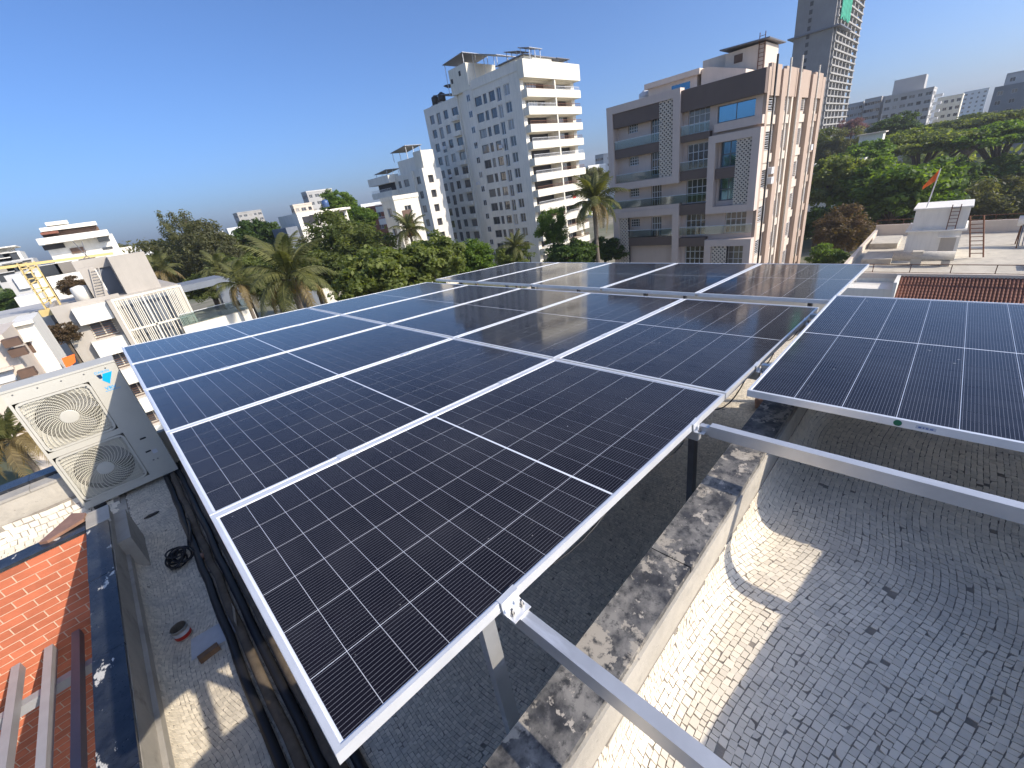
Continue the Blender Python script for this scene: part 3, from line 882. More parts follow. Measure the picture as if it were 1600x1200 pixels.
for k in range(5):
    b = MB(); b.lathe((AX0 + 0.07 + k * 0.175, AY0 - 0.005, AZ1 - 0.035), [(0.007, 0.0045), (0.007, 0)], 10, 0, 'y'); b.build('screw', 'bolt', ac)
for x in (AX0 + 0.06, AX1 - 0.16):
    b = MB(); b.box(x, x + 0.1, AY0 - 0.03, AY1 + 0.03, ZM + 0.004, AZ0 - 0.001); b.build('foot', 'black_plastic', ac)
b = MB()
for k in range(40): b.box(AX0 - 0.004, AX0 - 0.0005, AY0 + 0.04, AY1 - 0.04, AZ0 + 0.1 + k * 0.032, AZ0 + 0.108 + k * 0.032)
b.build('side_fins', 'ac_wire', ac)

# ---------------------------------------------------------------- pipes, cables and bits on the floor
def wob(x0, x1, y0, y1, z, n=14, a=0.012, seed=0):
    rg = random.Random(seed)
    return [(x0 + (x1 - x0) * k / n + rg.uniform(-a, a), y0 + (y1 - y0) * k / n, z + rg.uniform(0, a * 0.5)) for k in range(n + 1)]
for i, (xa, xb, r, mat, lab) in enumerate([
        (-0.245, -0.285, 0.028, 'black_plastic', 'black lagged pipe on the floor, furthest from the solar panels'),
        (-0.185, -0.205, 0.030, 'wood_old', 'brown lagged pipe lying between two black ones'),
        (-0.120, -0.135, 0.028, 'black_plastic', 'black lagged pipe in the middle of the bundle beside the panels'),
        (-0.055, -0.070, 0.033, 'wood_old', 'thick brown lagged pipe under the edge of the panels'),
        (0.015, 0.010, 0.026, 'black_plastic', 'black lagged pipe running just under the panel edge')]):
    t_ = MB(); t_.tube(wob(xa, xb, 5.7, 0.4, ZM + 0.004 + r, 22, 0.008, i), r, 10)
    tag(t_.build('insulated_pipe', mat, None, True, (xa, 3.0, ZM)), lab, 'pipe', 'lagged pipes along the terrace')
cb_ = MB()
rg = random.Random(5)
for k in range(9):
    r = rg.uniform(0.035, 0.075); cx, cy = -0.37 + rg.uniform(-.035, .035), 3.60 + rg.uniform(-.06, .06)
    ph = rg.uniform(0, 6); ec = rg.uniform(.7, 1.7)
    cb_.tube([(cx + r * math.cos(t), cy + r * ec * math.sin(t), ZM + 0.012 + 0.006 * k + 0.05 * (1 + math.sin(t + ph)) * 0.5) for t in np.linspace(0, 6.28, 24)], 0.0075, 6, cap=False)
cb_.tube([(-0.30, 3.70, ZM + 0.03), (-0.26, 3.9, ZM + 0.06), (-0.25, 4.15, ZM + 0.03), (-0.27, 4.4, ZM + 0.02)], 0.008, 6)
cb_.tube([(-0.28, 3.68, ZM + 0.04), (-0.235, 3.8, ZM + 0.10), (-0.22, 4.0, ZM + 0.09), (-0.225, 4.2, ZM + 0.05)], 0.010, 6)
tag(cb_.build('cable_coil', 'black_plastic', None, True, (-0.37, 3.58, ZM)), 'black cable coil lying on the mosaic floor', 'cable')
def stone(name, label, cat, c, r, mat, seed, sq=(1, 1, 0.6)):
    bm = bmesh.new(); bmesh.ops.create_icosphere(bm, subdivisions=2, radius=r)
    rg = random.Random(seed)
    for v in bm.verts: v.co = Vector((v.co.x * sq[0], v.co.y * sq[1], v.co.z * sq[2])) * rg.uniform(0.8, 1.15)
    me = bpy.data.meshes.new(name); bm.to_mesh(me); bm.free(); me.materials.append(M[mat])
    o = bpy.data.objects.new(name, me); COL.objects.link(o); o.location = c
    return tag(o, label, cat)
stone('stone', 'brownish lump of stone near the black cable coil', 'stone', (-0.245, 3.45, ZM + 0.03), 0.045, 'marble_brown', 1)
stone('stone', 'grey flake of stone on the floor below the cable coil', 'stone', (-0.25, 3.22, ZM + 0.015), 0.05, 'concrete', 2, (1.3, 0.5, 0.3))
stone('rag', 'scrap of black rag on the floor in front of the air conditioner', 'rag', (-0.48, 4.72, ZM + 0.012), 0.05, 'black_plastic', 3, (1.3, 0.6, 0.2))
stone('debris_heap', 'dark damp heap of debris on the floor beside the stained parapet', 'debris', (2.25, 0.32, ZM + 0.01), 0.13, 'wood_old', 4, (1.5, 0.8, 0.25))
stone('brick_piece', 'broken reddish brick on the sunlit floor behind the right panel', 'brick', (4.55, 0.42, ZM + 0.06), 0.10, 'marble_brown', 6, (1.2, 0.8, 0.6))
# paint tin
can = thing('paint_can', 'open paint can with a red band on the mosaic floor', 'can', (-0.50, 2.66, ZM + 0.004))
b = MB(); b.lathe((-0.50, 2.66, ZM + 0.004), [(r * 0.76, h * 0.74) for r, h in [(0.066, 0), (0.069, 0.004), (0.066, 0.008), (0.066, 0.128), (0.070, 0.133), (0.064, 0.134), (0.064, 0.012), (0.0, 0.011)]], 32, 0, 'z', (True, False)); b.build('tin', 'can_metal', can)
b = MB(); b.lathe((-0.50, 2.66, ZM + 0.004), [(r * 0.76, h * 0.74) for r, h in [(0.0664, 0.02), (0.0668, 0.021), (0.0668, 0.058), (0.0664, 0.06)]], 32, 0, 'z', (False, False)); b.build('red_band', 'can_red', can)
b = MB(); b.lathe((-0.50, 2.66, ZM + 0.004), [(r * 0.76, h * 0.74) for r, h in [(0.0664, 0.061), (0.0667, 0.062), (0.0667, 0.100), (0.0664, 0.101)]], 32, 0, 'z', (False, False)); b.build('white_band', 'paper', can)
b = MB(); b.lathe((-0.50, 2.66, ZM + 0.004), [(r * 0.76, h * 0.74) for r, h in [(0.062, 0.02), (0.0, 0.021)]], 24); b.build('dried_paint', 'wood_old', can)
# curled sheet
b = MB()
pts = []
for i in range(13):
    u = i / 12
    cu_ = max(0, (u - 0.6)) / 0.4
    pts.append((0.36 * min(u, 0.82) + 0.02 * max(0, u - .82), 0.008 + 0.11 * cu_ ** 2))
a = R(-8)
for i in range(12):
    (p0, z0), (p1, z1) = pts[i], pts[i + 1]
    for s_ in (0,):
        A = (-0.50 + p0 * math.cos(a), 2.38 + p0 * math.sin(a)); B2 = (-0.50 + p1 * math.cos(a), 2.38 + p1 * math.sin(a))
        dx, dy = -math.sin(a) * 0.20, math.cos(a) * 0.20
        b.add([(A[0], A[1], ZM + z0), (B2[0], B2[1], ZM + z1), (B2[0] + dx, B2[1] + dy, ZM + z1), (A[0] + dx, A[1] + dy, ZM + z0),
               (A[0], A[1], ZM + z0 + .0015), (B2[0], B2[1], ZM + z1 + .0015), (B2[0] + dx, B2[1] + dy, ZM + z1 + .0015), (A[0] + dx, A[1] + dy, ZM + z0 + .0015)],
              [(3, 2, 1, 0), (4, 5, 6, 7), (0, 1, 5, 4), (2, 3, 7, 6)])
tag(b.build('curled_sheet', 'paper', None, False, (-0.36, 2.44, ZM)), 'pale printed sheet curling up beside the paint can', 'sheet')
b = MB(); b.bar((-0.46, 2.32, ZM + 0.025), (-0.34, 2.33, ZM + 0.025), 0.045, 0.04)
tag(b.build('wood_block', 'wood', None, False, (-0.40, 2.32, ZM)), 'small brown wooden block in front of the curled sheet', 'wood block')
# marble offcut on the brick wall's coping
b = MB()
P = [atz(x, y, ZL + 0.02) for x, y in ((60, 848), (112, 802), (134, 801), (130, 811), (73, 845))]
n = len(P)
b.add([tuple(p) for p in P] + [(p[0], p[1], p[2] - 0.025) for p in P], [tuple(reversed(range(n))), tuple(range(n, 2 * n))] + [(i, (i + 1) % n, (i + 1) % n + n, i + n) for i in range(n)])
tag(b.build('marble_offcut', 'marble_brown', None, False, tuple(P[0])), 'brown marble offcut lying across the coping above the brick wall', 'stone slab')
# plastic bag by the post
b = MB(); nn = 28
rg = random.Random(9)
rings = []
for (r, h) in ((0.012, 0.33), (0.03, 0.26), (0.06, 0.17), (0.09, 0.08), (0.11, 0.01)):
    rings.append([(0.50 + r * (1 + 0.35 * math.sin(7 * t + h * 9) + rg.uniform(-.15, .15)) * math.cos(t), 0.10 + r * (1 + 0.35 * math.sin(7 * t + h * 9) + rg.uniform(-.1, .1)) * math.sin(t), ZM + h) for t in np.linspace(0, 6.283, nn, endpoint=False)])
vs = [p for r_ in rings for p in r_]
b.add(vs, [(i * nn + k, i * nn + (k + 1) % nn, (i + 1) * nn + (k + 1) % nn, (i + 1) * nn + k) for i in range(len(rings) - 1) for k in range(nn)])
tag(b.build('plastic_bag', 'plastic_film', None, False, (0.5, 0.1, ZM)), 'crumpled clear plastic bag at the foot of the near post', 'bag')

# ---------------------------------------------------------------- steel pergola below the left parapet
pg = thing('steel_pergola', 'grey steel pergola bars in front of the orange brick wall', 'pergola', (-1.5, 3.2, -2.1))
for x, mat in ((-1.60, 'painted_steel'), (-1.405, 'painted_steel'), (-1.235, 'painted_steel_shade'), (-1.80, 'painted_steel'), (-2.0, 'painted_steel')):
    b = MB(); b.box(x - 0.026, x + 0.026, -1.0, 3.99, -1.96, -1.885); b.build('rafter', mat, pg)
b = MB(); b.box(-4.0, -0.83, 3.56, 3.63, -2.045, -1.965); b.build('cross_beam', 'painted_steel', pg)
b = MB(); b.box(-4.0, -0.83, 0.9, 0.97, -2.045, -1.965); b.build('cross_beam', 'painted_steel', pg)
b = MB(); b.box(-3.9, -3.82, 0.9, 3.63, GROUND, -2.05); b.build('column', 'painted_steel', pg)

# ---------------------------------------------------------------- cables tied along the underside of the array edge
for i, (y_, sag, lab) in enumerate(((0.05, 0.10, 'thin black cable drooping under the right edge of the large array'), (0.10, 0.06, 'second thin black cable tied below the right edge of the large array'))):
    pts = []
    for k in range(41):
        u = k / 40; x = 0.55 + u * 3.5
        s_ = math.sin(math.pi * ((u * 5) % 1.0)) * sag
        pts.append((x, y_ + 0.01 * math.sin(9 * u), plane_z(x) - FH - 0.012 - s_))
    t_ = MB(); t_.tube(pts, 0.0035, 6)
    tag(t_.build('panel_cable', 'black_plastic', None, True, (0.55, y_, -0.2)), lab, 'cable')

# ================================================================== BUILDINGS AROUND
def win_mesh(w, h, cols, rows, frame_mat, pane_mat, fw=0.05):
    key = (round(w, 2), round(h, 2), cols, rows, frame_mat, pane_mat)
    if key in WINC: return WINC[key]
    m = MB()
    m.box(0, w, 0.0, 0.05, 0, fw, 0); m.box(0, w, 0.0, 0.05, h - fw, h, 0); m.box(0, fw, 0.0, 0.05, fw, h - fw, 0); m.box(w - fw, w, 0.0, 0.05, fw, h - fw, 0)
    for c in range(1, cols): m.box(w * c / cols - fw / 2, w * c / cols + fw / 2, 0.005, 0.045, fw, h - fw, 0)
    for r in range(1, rows): m.box(fw, w - fw, 0.008, 0.042, h * r / rows - fw / 2, h * r / rows + fw / 2, 0)
    m.quad((fw, 0.03, fw), (w - fw, 0.03, fw), (w - fw, 0.03, h - fw), (fw, 0.03, h - fw), 1)
    me = bpy.data.meshes.new('window'); me.from_pydata(m.v, [], m.f); me.materials.append(M[frame_mat]); me.materials.append(M[pane_mat])
    me.polygons.foreach_set('material_index', m.m); me.update()
    WINC[key] = me
    return me
WINC = {}
def put_win(parent, face, fixed, a0, a1, z0, z1, rec=0.18, cols=2, rows=1, fm='rail_white', pmat='pane_dark', name='window', fw=0.05):
    me = win_mesh(a1 - a0, z1 - z0, cols, rows, fm, pmat, fw)
    pl_ = world_loc(parent)
    if face == '-Y': return inst(name, me, parent, (a0 - pl_[0], fixed + rec - pl_[1], z0 - pl_[2]))
    return inst(name, me, parent, (fixed + rec - pl_[0], a1 - pl_[1], z0 - pl_[2]), (0, 0, -math.pi / 2))
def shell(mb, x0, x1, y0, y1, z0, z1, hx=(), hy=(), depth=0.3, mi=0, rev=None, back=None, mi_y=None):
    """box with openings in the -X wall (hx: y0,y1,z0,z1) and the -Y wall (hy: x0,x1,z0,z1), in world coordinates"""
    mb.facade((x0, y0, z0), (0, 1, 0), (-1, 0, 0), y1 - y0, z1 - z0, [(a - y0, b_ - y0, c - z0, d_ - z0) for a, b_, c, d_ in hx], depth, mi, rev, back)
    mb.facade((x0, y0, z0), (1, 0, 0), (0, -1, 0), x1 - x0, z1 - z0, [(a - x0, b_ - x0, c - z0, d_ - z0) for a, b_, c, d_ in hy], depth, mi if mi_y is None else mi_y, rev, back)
    mb.quad((x1, y0, z0), (x1, y1, z0), (x1, y1, z1), (x1, y0, z1), mi)
    mb.quad((x1, y1, z0), (x0, y1, z0), (x0, y1, z1), (x1, y1, z1), mi)
    mb.quad((x0, y0, z1), (x1, y0, z1), (x1, y1, z1), (x0, y1, z1), mi)
def block(name, label, cat, x0, x1, y0, y1, z1, mat, floors=3.0, nx=0, ny=0, z0=GROUND, top=1.0, ww=1.2, wh=1.3, group=None, fm='rail_white', pmat='pane_dark', zlow=None, parapet=0.6, cols=2):
    """plain apartment block: window grid on its -X side (nx columns) and its -Y side (ny columns)"""
    t = thing(name, label, cat, (x0, y0, z0), group)
    hx, hy = [], []
    zt = z1 - top - wh
    zl = z0 + 1 if zlow is None else zlow
    rng = random.Random(int(abs(x0 * 7 + y0 * 13)))
    while zt > zl:
        for k in range(nx):
            c = y0 + (y1 - y0) * (k + 0.5) / nx; w = ww * (0.75 if k % 3 == 1 else 1)
            hx.append((c - w / 2, c + w / 2, zt, zt + wh))
        for k in range(ny):
            c = x0 + (x1 - x0) * (k + 0.5) / ny; w = ww * (1.4 if k % 3 == 1 else 1)
            hy.append((c - w / 2, c + w / 2, zt, zt + wh))
        zt -= floors
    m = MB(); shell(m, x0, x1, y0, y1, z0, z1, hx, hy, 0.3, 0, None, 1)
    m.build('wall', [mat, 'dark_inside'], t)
    if parapet:
        p = MB()
        p.box(x0 - .1, x1 + .1, y0 - .1, y0 + .12, z1 + .002, z1 + parapet); p.box(x0 - .1, x0 + .12, y0 + .121, y1, z1 + .002, z1 + parapet)
        p.box(x1 - .12, x1 + .1, y0 + .121, y1, z1 + .002, z1 + parapet); p.box(x0 + .121, x1 - .121, y1 - .2, y1, z1 + .002, z1 + parapet)
        p.build('parapet', mat, t)
    for a, b_, c, d_ in hx:
        if rng.random() < 0.93: put_win(t, '-X', x0, a, b_, c, d_, 0.15, cols, 1, fm, pmat)
    for a, b_, c, d_ in hy:
        if rng.random() < 0.93: put_win(t, '-Y', y0, a, b_, c, d_, 0.15, cols, 1, fm, pmat)
    return t
def rail_bars(mb, p, q, h, step=0.14, r=0.02):
    p = Vector(p); q = Vector(q); L = (q - p).length; n = max(1, int(L / step))
    mb.bar(p + Vector((0, 0, h)), q + Vector((0, 0, h)), 0.06, 0.06); mb.bar(p + Vector((0, 0, 0.08)), q + Vector((0, 0, 0.08)), 0.04, 0.04)
    for k in range(n + 1):
        a = p + (q - p) * k / n; mb.bar(a + Vector((0, 0, 0.08)), a + Vector((0, 0, h)), r, r)
def jali(parent, face, fixed, a0, a1, z0, z1, pitch=0.36, mat='tan_light', w=0.09, dp=0.12):
    """pierced diagonal lattice screen"""
    m = MB(); W_, H_ = a1 - a0, z1 - z0
    def P(a, z):
        return (fixed, a0 + a, z0 + z) if face == '-X' else (a0 + a, fixed, z0 + z)
    nrm = (1, 0, 0) if face == '-X' else (0, 1, 0)
    k = -int(H_ / pitch) - 1
    while k * pitch < W_:
        s0 = k * pitch
        # rising diagonal a = s0 + t, z = t
        t0, t1 = max(0, -s0), min(H_, W_ - s0)
        if t1 > t0 + 0.05: m.bar(P(s0 + t0, t0), P(s0 + t1, t1), w, dp, nrm)
        # falling
        if t1 > t0 + 0.05: m.bar(P(W_ - s0 - t0, t0), P(W_ - s0 - t1, t1), w, dp * 0.96, nrm)
        k += 1
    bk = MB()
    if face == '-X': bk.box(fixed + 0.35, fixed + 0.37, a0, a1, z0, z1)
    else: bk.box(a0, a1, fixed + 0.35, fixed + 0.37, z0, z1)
    bk.build('shade_backing', 'dark_inside', parent)  # dark sheet behind the lattice, shade of the hollow put into its colour
    return m.build('lattice_screen', mat, parent)

# ---------------------------------------------------------------- tan apartment building
TX, TY = 47.9, 13.63
TF = 46.95                                  # front plane of the projecting frames
tan = thing('apartment_building', 'taupe and brown apartment building with projecting frames and lattice screens', 'building', (TX, TY, GROUND))
ZF = [3.06, -0.15, -3.42, -6.75, -10.0, -13.3]      # floor levels
m = MB()
hx = []
# openings behind the left frame (deep balconies), centre bay, right bay
YL0, YL1 = 22.95, 28.25
def winx(y0, y1, z0, z1): hx.append((y0, y1, z0, z1))
for zf in ZF[:4]:
    winx(23.1, 24.3, zf + 0.02, zf + 2.3); winx(25.8, 27.0, zf + 1.3, zf + 2.2)
for zf in ZF[:5]:
    winx(18.2, 20.3, zf + 0.05, zf + 2.35)
for zf in (3.06 - 0.6, ):
    pass
hx += [(14.2, 17.5, 3.55, 4.95), (15.3, 17.0, -0.33, 1.9), (15.3, 17.0, -3.4, -1.3), (14.2, 16.2, -6.58, -4.55), (14.2, 16.2, -9.9, -7.85), (23.2, 25.0, -13, -11), (14.2, 16.2, -13.1, -11.1)]
hy = []
RWX = [(49.2, 51.2), (53.5, 55.6), (59.3, 61.6), (64.4, 66.8)]
for zf in ZF:
    for a, c in RWX: hy.append((a, c, zf + 0.2 + 0.55, zf + 2.3))
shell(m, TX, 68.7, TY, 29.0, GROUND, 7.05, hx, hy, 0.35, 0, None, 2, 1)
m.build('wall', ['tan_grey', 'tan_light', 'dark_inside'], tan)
wins = [w_ for w_ in hx]
for (a, c, z0, z1) in hx:
    big = (c - a) > 3
    blue = big or (abs(a - 15.3) < .01)
    put_win(tan, '-X', TX, a, c, z0, z1, 0.22, 2 if blue else 4, 1 if big else (2 if blue else 3), 'steel_dark' if blue else 'rail_white', 'pane_blue' if blue else 'pane_dark', fw=0.07)
for (a, c, z0, z1) in hy: put_win(tan, '-Y', TY, a, c, z0, z1, 0.2, 2, 4, 'rail_white', 'pane_dark', fw=0.06)
# window grilles of the side wall
for (a, c, z0, z1) in hy:
    b = MB()
    for k in range(9): b.bar((a, TY - 0.06, z0 + (z1 - z0) * k / 8), (c, TY - 0.06, z0 + (z1 - z0) * k / 8), 0.03, 0.03)
    for x in (a, c): b.bar((x, TY - 0.06, z0), (x, TY - 0.06, z1), 0.04, 0.04)
    b.build('window_grille', 'rail_white', tan)
def frame_x(y0, y1, z0, z1, t, xf, xb, mat='tan_grey', name='projecting_frame'):
    b = MB()
    b.box(xf, xb, y0, y1, z1 - t, z1); b.box(xf, xb, y0, y1, z0, z0 + t)
    b.box(xf, xb, y0, y0 + t, z0 + t + .001, z1 - t - .001); b.box(xf, xb, y1 - t, y1, z0 + t + .001, z1 - t - .001)
    return b.build(name, mat, tan)
frame_x(20.75, 29.05, -1.17, 7.22, 0.72, TF, TX - 0.005)
frame_x(20.70, 28.75, -17, -3.55, 0.70, TF, TX - 0.005)
frame_x(13.30, 17.85, -4.48, 2.55, 0.66, TF, TX - 0.005)
frame_x(13.30, 17.80, -17, -7.06, 0.66, TF, TX - 0.005)
# brown bands, balcony slabs
b = MB(); b.box(TF + .25, TX - .01, 13.35, 20.745, 5.11, 6.95); b.build('brown_parapet', 'tan_dark', tan)
b = MB(); b.box(TF + .12, TX - .01, 22.97, 28.3, 5.1, 6.49); b.build('brown_parapet', 'tan_dark', tan)
for (y0, y1, z0, z1) in [(22.95, 28.3, 2.08, 3.0), (17.88, 20.7, 2.46, 3.06), (17.88, 20.7, -1.05, -0.16), (17.86, 20.66, -4.44, -3.4), (21.42, 27.9, -7.5, -6.55), (17.86, 20.66, -7.7, -6.8), (15.35, 17.1, -1.3, -0.37)]:
    b = MB(); b.box(TF + 0.2, TX - 0.012, y0, y1, z0, z1); b.build('balcony_slab', 'tan_dark', tan)
b = MB(); b.box(TF + 0.1, TX - .012, 20.72, 29.3, -3.545, -3.2); b.build('balcony_slab', 'tan_grey', tan)
b = MB(); b.box(TF + 0.3, TX - .012, 13.35, 17.5, 2.8, 3.5); b.build('sill_band', 'tan_grey', tan)
for (y0, y1, z) in [(22.95, 28.25, 3.0), (23.0, 28.2, -0.4), (17.9, 20.65, 3.07), (17.9, 20.65, -0.15), (17.9, 29.2, -3.2), (13.4, 20.6, -6.5), (21.5, 27.5, -6.54)]:
    b = MB(); b.box(TF + 0.16, TF + 0.18, y0, y1, z + 0.02, z + 0.80); b.build('glass_balustrade', 'clear_glass', tan)
    b = MB(); b.bar((TF + 0.17, y0, z + 0.83), (TF + 0.17, y1, z + 0.83), 0.06, 0.05); b.build('handrail', 'rail_white', tan)
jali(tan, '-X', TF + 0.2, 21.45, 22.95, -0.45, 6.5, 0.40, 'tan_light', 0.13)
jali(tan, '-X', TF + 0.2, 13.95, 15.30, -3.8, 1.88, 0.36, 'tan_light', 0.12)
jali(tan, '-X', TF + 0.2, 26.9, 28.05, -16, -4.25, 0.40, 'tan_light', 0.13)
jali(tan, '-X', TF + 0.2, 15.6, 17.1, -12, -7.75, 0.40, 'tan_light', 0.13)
# piers, pipes of the sunlit side
for (a, c, dp, mat) in [(47.95, 48.5, 0.3, 'tan_paint'), (51.6, 52.9, 0.45, 'tan_paint'), (55.9, 56.4, 0.25, 'tan_light'), (57.2, 58.7, 0.45, 'tan_paint'), (62.0, 63.6, 0.5, 'tan_paint'), (67.4, 68.7, 0.3, 'tan_paint')]:
    b = MB(); b.box(a, c, TY - dp, TY - 0.005, GROUND, 7.03); b.build('pier', mat, tan)
for (a, c, dp) in [(48.51, 51.59, 0.28), (52.91, 57.19, 0.28), (58.71, 61.99, 0.28), (63.61, 67.39, 0.28)]:
    b = MB(); b.box(a, c, TY - dp, TY - 0.005, 4.95, 7.35); b.build('parapet', 'tan_paint', tan)
for zf in ZF:
    for (a, c) in [(48.51, 51.59), (52.91, 55.89), (58.71, 61.99), (63.61, 67.39)]:
        b = MB(); b.box(a, c, TY - 0.16, TY - 0.006, zf - 0.35, zf + 0.4); b.build('spandrel', 'tan_paint' if a > 60 else 'tan_light', tan)
for i, x in enumerate((49.0, 53.1, 56.8, 63.9)):
    b = MB(); b.tube([(x, TY - .56, GROUND), (x, TY - .56, 7.9 + (i == 2) * 0.4)], 0.09, 8); b.build('down_pipe', 'black_plastic' if i == 0 else 'concrete_pale', tan, True)
for (x, zf) in ((50.4, -1.6), (50.6, -2.5), (64.8, -0.3)):
    b = MB(); b.box(x, x + 0.8, TY - 0.60, TY - 0.20, zf, zf + 0.6); b.build('air_conditioner_box', 'rail_white', tan)
# roof rooms
b = MB(); b.box(52, 58, 21.3, 26.7, 7.06, 8.55); b.build('roof_room', 'tan_light', tan)
b = MB(); b.box(51.6, 58.5, 20.9, 27.0, 8.551, 9.05); b.build('roof_slab', 'tan_light', tan)
b = MB(); b.box(51.98, 51.99, 22.0, 24.0, 7.1, 8.2); b.build('window', 'pane_blue', tan)
b = MB(); b.prism([(16.6, 7.06), (20.85, 7.06), (20.85, 8.9), (20.3, 9.0), (16.6, 7.9)], 52, 58, 'yz'); b.build('roof_room', 'tan_light', tan)
b = MB(); b.box(55, 59, 15.9, 19.7, 7.07, 10.05); b.build('lift_room', 'tan_light', tan)
b = MB(); b.box(54.95, 54.99, 18.0, 18.8, 9.0, 9.7); b.build('vent', 'shutter_brown', tan)
b = MB(); b.prism([(15.4, 10.15), (20.0, 10.35), (20.0, 10.45), (15.4, 10.25)], 54.2, 59.5, 'yz'); b.build('sheet_roof', 'steel_dark', tan)
b = MB(); b.box(56, 60, 20.0, 22.4, 9.06, 10.25); b.build('tank_room', 'tan_light', tan)
b = MB()
for y in (16.0, 16.5): b.bar((54.9, y, 7.1), (54.9, y, 10.9), 0.06, 0.06)
for k in range(11): b.bar((54.9, 16.0, 7.2 + k * .34), (54.9, 16.5, 7.2 + k * .34), 0.04, 0.04)
b.build('ladder', 'rust', tan)

# ---------------------------------------------------------------- white apartment tower
WX, WY = 68.0, 60.0
wt = thing('apartment_tower', 'tall white apartment tower with stacked balconies and solar canopies on its roof', 'building', (WX, WY, GROUND))
rowz = [17.45 - 2.8 * k for k in range(12)]
hx, hy = [], []
for z in rowz:
    for (yc, w, h0, h1) in [(63.4, 1.55, -0.9, 0.85), (65.6, 1.2, -1.35, 0.85), (67.5, 1.6, -0.95, 0.7), (69.5, 1.0, -0.95, 0.7), (71.5, 2.1, -0.9, 0.65)]:
        hx.append((yc - w / 2, yc + w / 2, z + h0, z + h1))
m = MB()
for k, z in enumerate(rowz):        # recessed balcony bays on the sunlit side
    hy.append((69.0, 76.4, z - 0.85, z + 0.62)); hy.append((76.75, 83.2, z - 0.85, z + 0.62))
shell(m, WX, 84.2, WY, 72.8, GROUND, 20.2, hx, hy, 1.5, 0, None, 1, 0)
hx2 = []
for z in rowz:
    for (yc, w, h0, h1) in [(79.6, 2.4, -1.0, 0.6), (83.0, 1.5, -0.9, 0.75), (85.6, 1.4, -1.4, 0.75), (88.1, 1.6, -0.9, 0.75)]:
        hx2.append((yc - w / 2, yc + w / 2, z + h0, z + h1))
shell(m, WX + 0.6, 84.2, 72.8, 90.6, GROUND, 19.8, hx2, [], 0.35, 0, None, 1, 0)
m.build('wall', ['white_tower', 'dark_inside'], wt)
for (a, c, z0, z1) in hx: put_win(wt, '-X', WX, a, c, z0, z1, 0.16, 2, 1, 'steel_dark' if a > 65 else 'rail_white', 'pane_dark', fw=0.09)
for (a, c, z0, z1) in hx2: put_win(wt, '-X', WX + 0.6, a, c, z0, z1, 0.16, 2, 1, 'steel_dark', 'pane_dark', fw=0.09)
rg = random.Random(3)
for k, z in enumerate(rowz):
    b = MB(); b.box(WX + 0.25, 84.6, WY - 1.3, WY - 0.005, z - 2.15, z - 0.86); b.build('balcony', 'white_warm', wt)
    for (a, c) in ((WX + 0.4, 76.3), (76.6, 84.3)):
        b = MB(); rail_bars(b, (a, WY - 1.2, z - 0.86), (c, WY - 1.2, z - 0.86), 0.55, 0.35, 0.04)
        b.build('railing', 'rust' if rg.random() < .5 else 'rail_white', wt)
    if rg.random() < .5: put_win(wt, '-Y', WY + .9, 70.2, 73.4, z - 0.8, z + 0.55, 0, 4, 1, 'rail_white', 'pane_bright')
    if rg.random() < .6: put_win(wt, '-Y', WY + .9, 78.2, 81.0, z - 0.8, z + 0.55, 0, 3, 1, 'rail_white', 'pane_bright')
    b = MB(); b.box(76.4, 76.75, WY - 1.25, WY - 0.006, z - 0.85, z + 0.65); b.build('column', 'white_warm', wt)
b = MB(); b.box(WX - 0.15, 84.7, WY - 1.35, WY + 0.2, 18.2, 20.9); b.build('parapet', 'white_warm', wt)
b = MB(); b.box(WX - 0.12, WX + 0.2, WY + .21, 72.8, 19.5, 21.0); b.build('parapet', 'white_tower', wt)
for (a, c) in ((72.8, 75.6), (78.0, 81.2)):
    b = MB(); b.box(WX - 0.05, WX + 0.62, a, c, GROUND, 20.3) if a < 75 else b.box(WX + 0.2, WX + 0.62, a, c - 2.9, GROUND, 20.3); b.build('shaft', 'white_tower', wt)
for k, z in enumerate(rowz):
    put_win(wt, '-X', WX - 0.05, 73.6, 74.7, z + 0.4, z + 1.6, -0.05, 2, 1, 'rail_white', 'pane_dark', fw=0.08)
    b = MB(); b.box(WX - 0.35, WX + 0.55, 78.4, 80.9, z - 1.9, z - 1.02); b.build('balcony', 'white_tower', wt)
b = MB(); b.box(WX - 0.1, 76, 73.4, 78.9, 19.82, 24.2); b.build('lift_room', 'white_warm', wt)
for (y, z) in ((77.9, 21.8), (75.2, 22.5)):
    b = MB(); b.box(WX - 0.13, WX - 0.105, y, y + 0.6, z, z + 0.8); b.build('vent', 'dark_inside', wt)
b = MB(); b.box(70.5, 78.5, 60.6, 67, 20.21, 22.0); b.build('roof_room', 'white_warm', wt)
b = MB(); b.box(74.0, 78.4, 60.55, 60.58, 20.4, 21.5); b.build('roof_screen', 'steel_dark', wt)
b = MB(); b.box(70.0, 80.0, 60.3, 67.5, 22.01, 22.16); b.build('sheet_roof', 'steel_dark', wt)
b = MB(); b.box(79.6, 83.6, 60.0, 64, 22.0, 22.12)
for x in (80, 83): b.bar((x, 60.3, 20.3), (x, 60.3, 22.0), .1, .1)
b.build('roof_canopy', 'steel_dark', wt)
